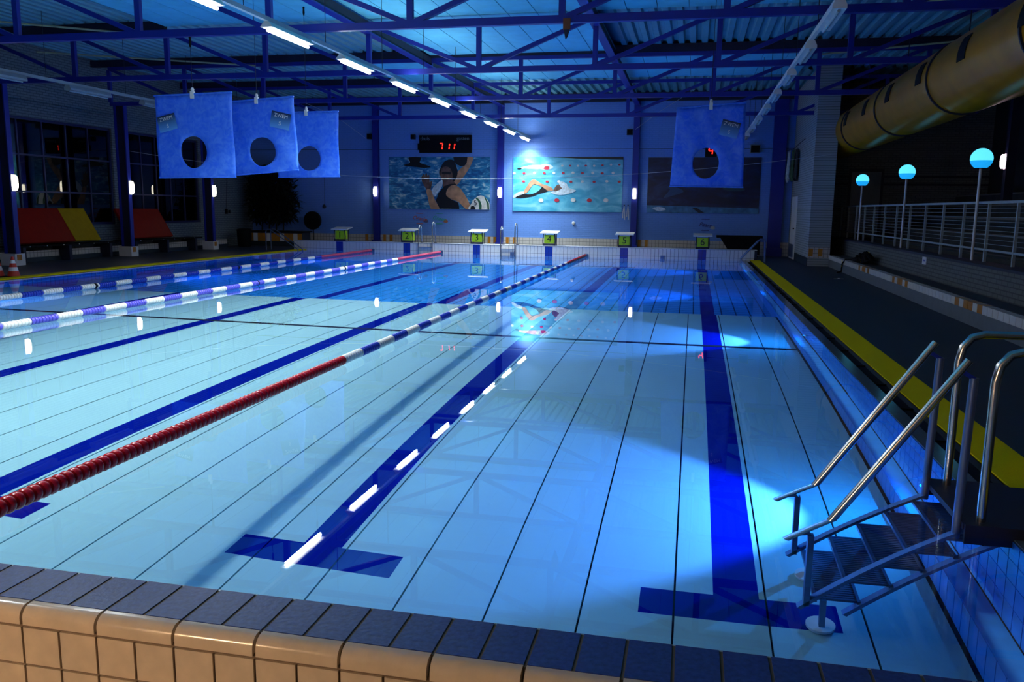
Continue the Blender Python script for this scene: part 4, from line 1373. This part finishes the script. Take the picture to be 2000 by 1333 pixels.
def make_banner(y, tl, tr, bl, br, hole, lab, card=None, seed=0):
    """tl..br = (x, z) corners, hole = (x, z, rx, rz), all on the plane at depth y."""
    rnd = random.Random(seed)
    cxm = (tl[0] + tr[0]) / 2
    ztop = (tl[1] + tr[1]) / 2
    t = empty('banner', (cxm, y, min(bl[1], br[1])), lab, 'banner', 'blue banners with a round hole')
    hx, hz, rx, rz = hole
    corners = [bl, br, tr, tl]
    pts = []
    per = 16
    for i in range(4):
        a, c = corners[i], corners[(i + 1) % 4]
        for j in range(per):
            u = j / per
            pts.append((a[0] + (c[0] - a[0]) * u, a[1] + (c[1] - a[1]) * u))
    rings = 9
    ph = rnd.random() * 6
    def wav(x, z):
        u = (x - tl[0]) / (tr[0] - tl[0])
        v = (z - bl[1]) / (tl[1] - bl[1])
        w = 0.022 * math.sin(u * 7 + ph + v * 3) * (1 - v) + 0.012 * math.sin(u * 17 + v * 9 + ph)
        w += 0.04 * math.exp(-((u - 0.5 + 0.5 * (v - 1) * 0.6) / 0.05) ** 2) * v * (1 - v)
        w -= 0.035 * math.exp(-((u - 0.5 - 0.8 * (v - 1) * 0.5) / 0.06) ** 2) * v * (1 - v)
        return w
    n = len(pts)
    vs, fs = [], []
    for r in range(rings + 1):
        f = (r / rings)
        for p in pts:
            ang = math.atan2((p[1] - hz) / rz, (p[0] - hx) / rx)
            q = (hx + rx * math.cos(ang), hz + rz * math.sin(ang))
            x, z = p[0] + (q[0] - p[0]) * f, p[1] + (q[1] - p[1]) * f
            vs.append((x, y + wav(x, z), z))
    for r in range(rings):
        for i in range(n):
            j = (i + 1) % n
            fs.append((r * n + i, r * n + j, (r + 1) * n + j, (r + 1) * n + i))
    mb = MB()
    mb.add(vs, fs, True)
    cloth = mb.build('cloth', 'banner', t)
    so = cloth.modifiers.new('thickness', 'SOLIDIFY')
    so.thickness = 0.004
    MB().tube([(tl[0] - 0.01, y, tl[1] + 0.005), (tr[0] + 0.01, y, tr[1] + 0.005)], 0.016, 8).build('top_pole', 'banner', t)
    MB().tube([(bl[0] - 0.005, y + wav(*bl), bl[1] + 0.01), ((bl[0] + br[0]) / 2, y + wav((bl[0] + br[0]) / 2, (bl[1] + br[1]) / 2), (bl[1] + br[1]) / 2 + 0.01), (br[0] + 0.005, y + wav(*br), br[1] + 0.01)], 0.014, 8).build('bottom_pole', 'banner', t)
    MB().box(cxm - 0.03, cxm + 0.03, y - 0.035, y + 0.03, ztop - 0.07, ztop + 0.05).build('clip', 'white', t)
    MB().lathe([(0.022, 0), (0.03, 0.03), (0.018, 0.06)], (cxm, y, ztop + 0.05), 10).build('clip_head', 'white', t)
    top = ZB if abs(y - 10.75) < 0.1 else 5.5
    MB().tube([(cxm, y, ztop + 0.1), (cxm, y, top)], 0.005, 6).build('cord', 'steel_dark', t)
    MB().lathe([(0.012, 0), (0.022, 0.05), (0.018, 0.12), (0.022, 0.16)], (cxm, y, top - 0.17), 8).build('hook', 'black', t)
    if card:
        x, z, w, h, rot = card
        yy = y + wav(x, z) - 0.035
        c_ = MB().box(x - w / 2, x + w / 2, yy, yy + 0.004, z - h / 2, z + h / 2).build('printed_card', 'card', t, origin=(x, yy, z))
        c_.rotation_euler = (0, R(rot), 0)
        text_part('ZWEM', h * 0.32, 'p_white', c_, (0, -0.003, h * 0.27), 'lettering', depth=0.001)
        text_part('S', h * 0.34, 'p_white', c_, (0, -0.003, -h * 0.20), 'lettering', depth=0.001)
    return t
make_banner(10.75, (4.266, 3.385), (5.728, 3.421), (4.258, 2.001), (5.74, 2.017), (4.97, 2.44, 0.24, 0.27), 'blue hanging banner with oval hole, leftmost and nearest of the three together', (4.51, 2.93, 0.35, 0.27, -13), 1)
make_banner(12.0, (4.758, 3.421), (6.224, 3.508), (4.788, 2.079), (6.284, 2.196), (5.575, 2.53, 0.26, 0.265), 'blue hanging banner with oval hole, middle of the three together', (5.96, 3.09, 0.39, 0.29, 12), 2)
make_banner(13.8, (4.89, 3.436), (6.29, 3.45), (4.91, 2.13), (6.285, 2.147), (5.63, 2.52, 0.24, 0.25), 'blue hanging banner with oval hole, smallest and farthest of the three together', None, 3)
make_banner(13.0, (13.048, 3.331), (14.219, 3.411), (12.98, 1.973), (14.25, 1.963), (13.59, 2.385, 0.225, 0.265), 'blue hanging banner with oval hole before the dark poster', (13.97, 2.97, 0.32, 0.27, 14), 4)

# rusty bracket under the third truss
wb = empty('rusty_hook', (11.41, 10.68, 4.15), 'small rusty hook hanging under the blue truss', 'hook')
MB().box(11.36, 11.47, 10.66, 10.70, 4.24, 4.40).build('plate', plain('rust', (0.22, 0.06, 0.02), 0.8), wb)
MB().poly([(11.37, 10.66, 4.24), (11.46, 10.66, 4.24), (11.43, 10.66, 4.14), (11.40, 10.66, 4.10)], (0, 1, 0), 0.04).build('point', 'steel_dark', wb)

# ------------------------------------------------------------------ left side: bench, mats, cones, bin, planter, plant, fan
for k, (a, c, lab) in enumerate(((15.25, 19.15, 'long dark bench under the red and yellow mats'), (19.6, 23.4, 'long dark bench under the lone red mat'))):
    t = empty('wall_bench', (-3.4, (a + c) / 2, 0), lab, 'bench', 'dark benches along the windows')
    for j in range(3):
        MB().box(-3.68 + 0.2 * j, -3.50 + 0.2 * j, a, c, 0.42, 0.455).build('seat_slat', 'black', t)
    for y in (a + 0.35, (a + c) / 2, c - 0.35):
        MB().box(-3.66, -3.12, y - 0.05, y + 0.05, 0.012, 0.42).build('support', 'steel_dark', t)
    n = 6
    for j in range(n):
        y = a + 0.5 + (c - a - 1.0) * j / (n - 1)
        MB().lathe([(0.018, 0), (0.018, 0.02), (0.0, 0.03)], (-3.10, y, 0.435), 8, 'x').build('bolt', 'chrome', t)
kl = MB().box(-3.8, -3.45, -6, 25.5, 0.0, 0.30).build('baseboard_left', grid_tiles('left_kerb_tile', (0.55, 0.52, 0.50), (0.2, 0.2, 0.2), 'y', 0.125, 0.125))
tag(kl, 'pale tiled plinth along the foot of the window wall', 'plinth', kind='structure')
MB().box(-3.45, -3.40, -6, 25.5, 0.0, 0.13).build('lower_band', 'deck', kl)
def mat_leaning(ya, yb, mt, lab):
    t = empty('exercise_mat', (-3.3, (ya + yb) / 2, 0.46), lab, 'mat', 'mats leaning on the bench')
    zt, zb, xt, xb = 1.40, 0.53, -3.66, -3.14
    nrm = Vector((zt - zb, 0, xb - xt)).normalized() * -0.07
    p = [Vector((xb, ya, zb)), Vector((xb, yb, zb)), Vector((xt, yb, zt)), Vector((xt, ya, zt))]
    MB().poly(p, nrm, 0.07).build('cover', mt, t)
    e = nrm * 0.5
    MB().tube([p[0] + e * 0.07, p[3] + e * 0.07], 0.012, 6).build('seam', mt, t)
    MB().tube([p[1] + e * 0.07, p[2] + e * 0.07], 0.012, 6).build('seam', mt, t)
MT['mat_red'] = plain('red_vinyl', (0.24, 0.006, 0.002), 0.6, spec=0.15)
MT['mat_yel'] = plain('ochre_vinyl', (0.36, 0.22, 0.0), 0.6, spec=0.15)
mat_leaning(15.45, 17.42, 'mat_red', 'wide red mat leaning on the bench beside the yellow mat')
mat_leaning(17.45, 18.42, 'mat_yel', 'yellow mat leaning on the bench beside the wide red mat')
mat_leaning(19.75, 21.80, 'mat_red', 'red mat leaning alone on the bench under the farther window')

MT['cone_o'] = plain('cone_orange', (0.62, 0.035, 0.015), 0.5)
def cone(x, y, h, lab):
    t = empty('traffic_cone', (x, y, 0.012), lab, 'traffic cone', 'traffic cones on the deck')
    r0 = 0.30 * h
    MB().box(x - r0 * 1.15, x + r0 * 1.15, y - r0 * 1.15, y + r0 * 1.15, 0.012, 0.03).build('base', 'black', t)
    zs = [0.0, 0.26, 0.46, 0.66, 0.82, 1.0]
    for i in range(5):
        ra = r0 * (1 - zs[i] * 0.82); rb = r0 * (1 - zs[i + 1] * 0.82)
        MB().lathe([(ra, zs[i] * h), (rb, zs[i + 1] * h)], (x, y, 0.03), 18).build('stripe', 'cone_o' if i % 2 == 0 else 'fwhite', t)
cone(-0.42, 12.35, 0.40, 'red and white traffic cone, rightmost of the cones by the yellow band')
cone(-0.72, 12.25, 0.43, 'red and white traffic cone, tallest of the cones by the yellow band')
cone(-0.52, 11.55, 0.17, 'smallest orange traffic cone at the left edge of the deck')

bn = empty('waste_bin', (-3.08, 26.1, 0.012), 'black waste bin standing beside the tiled planter', 'bin')
MB().lathe([(0.22, 0), (0.25, 0.05), (0.27, 0.60)], (-3.08, 26.1, 0.012), 20).build('body', 'black', bn)
MB().lathe([(0.28, 0), (0.28, 0.03), (0.20, 0.07), (0.0, 0.08)], (-3.08, 26.1, 0.612), 20).build('lid', 'black', bn)
pn = empty('tiled_planter', (-2.2, 27.3, 0.012), 'low planter with ochre and white tiles by the blue wall', 'planter')
MB().box(-3.36, -1.12, 26.9, 27.6, 0.012, 0.54).build('box', 'groutb', pn)
MB().box(-3.40, -1.06, 26.86, 27.64, 0.54, 0.585).build('rim', 'black', pn)
for i in range(12):
    x = -3.34 + i * 0.185
    MB().box(x + 0.005, x + 0.18, 26.885, 26.90, 0.20, 0.50).build('tile', 'brown_tile' if i % 3 != 1 else 'white_tile', pn)
MB().box(-3.36, -1.12, 26.888, 26.90, 0.012, 0.19).build('plinth', 'deck', pn)
plant = empty('bushy_plant', (-2.6, 27.3, 0.585), 'tall dark bushy plant growing in the tiled planter', 'plant')
MT['leaf'] = plain('dark_leaf', (0.003, 0.007, 0.004), 0.6)
for k in range(4):
    x = -3.0 + 0.3 * k
    MB().tube([(x, 27.3, 0.59), (x + 0.05, 27.3, 1.4), (x - 0.05 + 0.1 * k, 27.3, 2.4)], 0.03, 6).build('stem', 'leaf', plant)
rnd = random.Random(11)
mb = MB()
for i in range(3600):
    z = 1.0 + 2.0 * rnd.random()
    hw = 0.55 + 0.45 * math.sin(max(0.05, (z - 0.4) / 2.6) * 3.0) * (0.7 + 0.3 * rnd.random())
    x = -2.65 + 0.20 * (1 if z < 2 else 0.6) + (rnd.random() * 2 - 1) * hw
    y = 27.18 + (rnd.random() * 2 - 1) * 0.30
    a, e = rnd.random() * 6.283, (rnd.random() - 0.6) * 1.6
    d = Vector((math.cos(a) * math.cos(e), math.sin(a) * math.cos(e), math.sin(e)))
    sd_ = d.cross(Vector((0, 0, 1))).normalized()
    L = 0.22 + 0.18 * rnd.random()
    p = Vector((x, y, z))
    mid = p + d * L * 0.5 + Vector((0, 0, 0.015))
    mb.add([p, mid + sd_ * L * 0.16, p + d * L, mid - sd_ * L * 0.16], [(0, 1, 2, 3)])
fo = mb.build('foliage', 'leaf', plant)
fo['kind'] = 'stuff'

fan = empty('floor_fan', (-0.92, 27.45, 0.012), 'black round floor fan on a stand before the blue wall', 'fan')
MB().lathe([(0.34, -0.07), (0.35, -0.05), (0.35, 0.05), (0.34, 0.07)], (-0.94, 27.45, 1.0), 28, 'y').build('cage_ring', 'black', fan)
MB().lathe([(0.0, 0.06), (0.33, 0.05), (0.33, 0.04), (0.0, 0.04)], (-0.94, 27.45, 1.0), 28, 'y').build('back_guard', 'black', fan)
MB().lathe([(0.0, -0.10), (0.07, -0.09), (0.08, 0.05), (0.0, 0.05)], (-0.94, 27.45, 1.0), 16, 'y').build('motor_hub', 'black', fan)
for k in range(4):
    a = k * math.pi / 2 + 0.4
    c_, s2 = math.cos(a), math.sin(a)
    P_ = lambda r, w, dy: (-0.94 + r * c_ - w * s2, 27.45 + dy, 1.0 + r * s2 + w * c_)
    MB().poly([P_(0.06, -0.04, 0.0), P_(0.30, -0.10, 0.02), P_(0.31, 0.06, -0.02), P_(0.06, 0.04, 0.0)], (0, 1, 0), 0.006).build('blade', 'black', fan)
for k in range(10):
    a = k * math.pi / 5
    MB().tube([(-0.94 + 0.07 * math.cos(a), 27.36, 1.0 + 0.07 * math.sin(a)), (-0.94 + 0.345 * math.cos(a), 27.385, 1.0 + 0.345 * math.sin(a))], 0.006, 6).build('guard_wire', 'black', fan)
MB().tube([(-0.93, 27.47, 0.02), (-0.93, 27.47, 0.66)], 0.022, 8).build('pole', 'black', fan)
MB().lathe([(0.24, 0), (0.24, 0.015), (0.05, 0.04)], (-0.93, 27.47, 0.012), 20).build('base', 'black', fan)

t = empty('hanging_plug', (-0.67, 27.97, 1.45), 'dark cable with a plug hanging on the blue wall above the fan', 'cable')
MB().tube([(-0.64, 27.97, 5.3), (-0.64, 27.97, 2.6), (-0.66, 27.97, 1.62)], 0.010, 6).build('cable', 'steel_dark', t)
MB().lathe([(0.02, 0.16), (0.07, 0.10), (0.07, 0.02), (0.03, 0.0)], (-0.66, 27.92, 1.46), 12).build('plug', 'steel_dark', t)
t = empty('hanging_plug', (-3.77, 26.1, 1.2), 'dark cable with a switch hanging on the pale brick wall', 'cable')
MB().tube([(-3.77, 26.2, 4.5), (-3.77, 26.2, 2.5), (-3.77, 26.08, 1.4)], 0.010, 6).build('cable', 'steel_dark', t)
MB().box(-3.795, -3.74, 26.02, 26.12, 1.22, 1.40).build('switch', 'black', t)
MB().box(-3.795, -3.76, 26.25, 26.33, 1.24, 1.36).build('socket', 'black', t)

# ------------------------------------------------------------------ outside the windows
gr = MB().box(-60, -4.05, -6, 70, -0.2, -0.05).build('ground_outside', plain('night_asphalt', (0.02, 0.02, 0.022), 0.9))
tag(gr, 'dark ground outside the windows', 'ground', kind='structure')
kk = empty('glowing_panels', (-9.0, 22.6, -0.05), 'dimly glowing bluish panels on posts outside the first window', 'shelter')  # stands in for an unclear lit shape; some panels emit their own light
MT['outside_glow'] = emit('outside_panel_glow', (0.06, 0.12, 0.26), 0.55)
MT['outside_strip'] = emit('outside_strip_glow', (0.85, 0.85, 1.0), 4.0)
MB().box(-9.4, -9.0, 21.6, 23.6, 3.42, 3.50).build('roof', 'steel_dark', kk)
MB().box(-9.02, -8.98, 21.8, 22.44, 3.30, 3.36).build('strip_light', 'outside_strip', kk)
MB().box(-9.05, -9.02, 21.84, 22.31, 2.76, 3.08).build('upper_panel', 'outside_glow', kk)
MB().box(-9.05, -9.02, 21.95, 22.55, 1.35, 2.6).build('lower_panel', plain('outside_panel', (0.03, 0.05, 0.10), 0.4), kk)
MB().box(-9.04, -9.0, 22.84, 22.90, 2.2, 3.1).build('side_panel', 'outside_glow', kk)
MB().tube([(-9.0, 23.28, -0.05), (-9.0, 23.28, 3.42)], 0.06, 10).build('post', plain('outside_post', (0.30, 0.36, 0.5), 0.4), kk)
MB().tube([(-9.0, 21.7, -0.05), (-9.0, 21.7, 3.42)], 0.05, 10).build('post', 'steel_dark', kk)
for k, (p, col, r_, lab) in enumerate((((-20, 34.01, 4.47), (1.0, 0.45, 0.08), 0.08, 'tiny amber street lamp glowing high outside the first window'),
                                       ((-20, 34.62, 3.60), (1.0, 0.95, 0.7), 0.09, 'tiny white street lamp glowing beside the glowing panels'),
                                       ((-20, 38.12, 2.03), (1.0, 0.7, 0.6), 0.07, 'tiny pinkish street lamp glowing low outside the first window'),
                                       ((-20, 44.62, 2.60), (1.0, 0.35, 0.08), 0.09, 'tiny orange street lamp glowing outside the farther window'))):
    t = empty('street_lamp', (p[0], p[1], -0.05), lab, 'street lamp', 'street lamps outside')
    MB().tube([(p[0], p[1], -0.05), (p[0], p[1], p[2] - r_)], 0.04, 6).build('pole', 'black', t)
    MB().lathe([(0.0, -r_), (r_ * .7, -r_ * .7), (r_, 0), (r_ * .7, r_ * .7), (0.0, r_)], p, 10).build('lamp_head', emit('street_glow', col, 6), t)

for o in bpy.data.objects:
    if o.type == 'MESH' and o.name.split('.')[0] in ('plank', 'bed', 'floor_deep_end', 'wall_pool_right', 'wall_pool_left', 'wall_pool_far', 'wall_pool_near', 'ledge', 'lower_face', 'inner_face', 'joint', 'wall_tile', 'riser_tile', 'tread', 'grating', 'stringer', 'lower_stringer', 'lower_post', 'foot_pad'):
        o.cycles.is_caustics_receiver = True
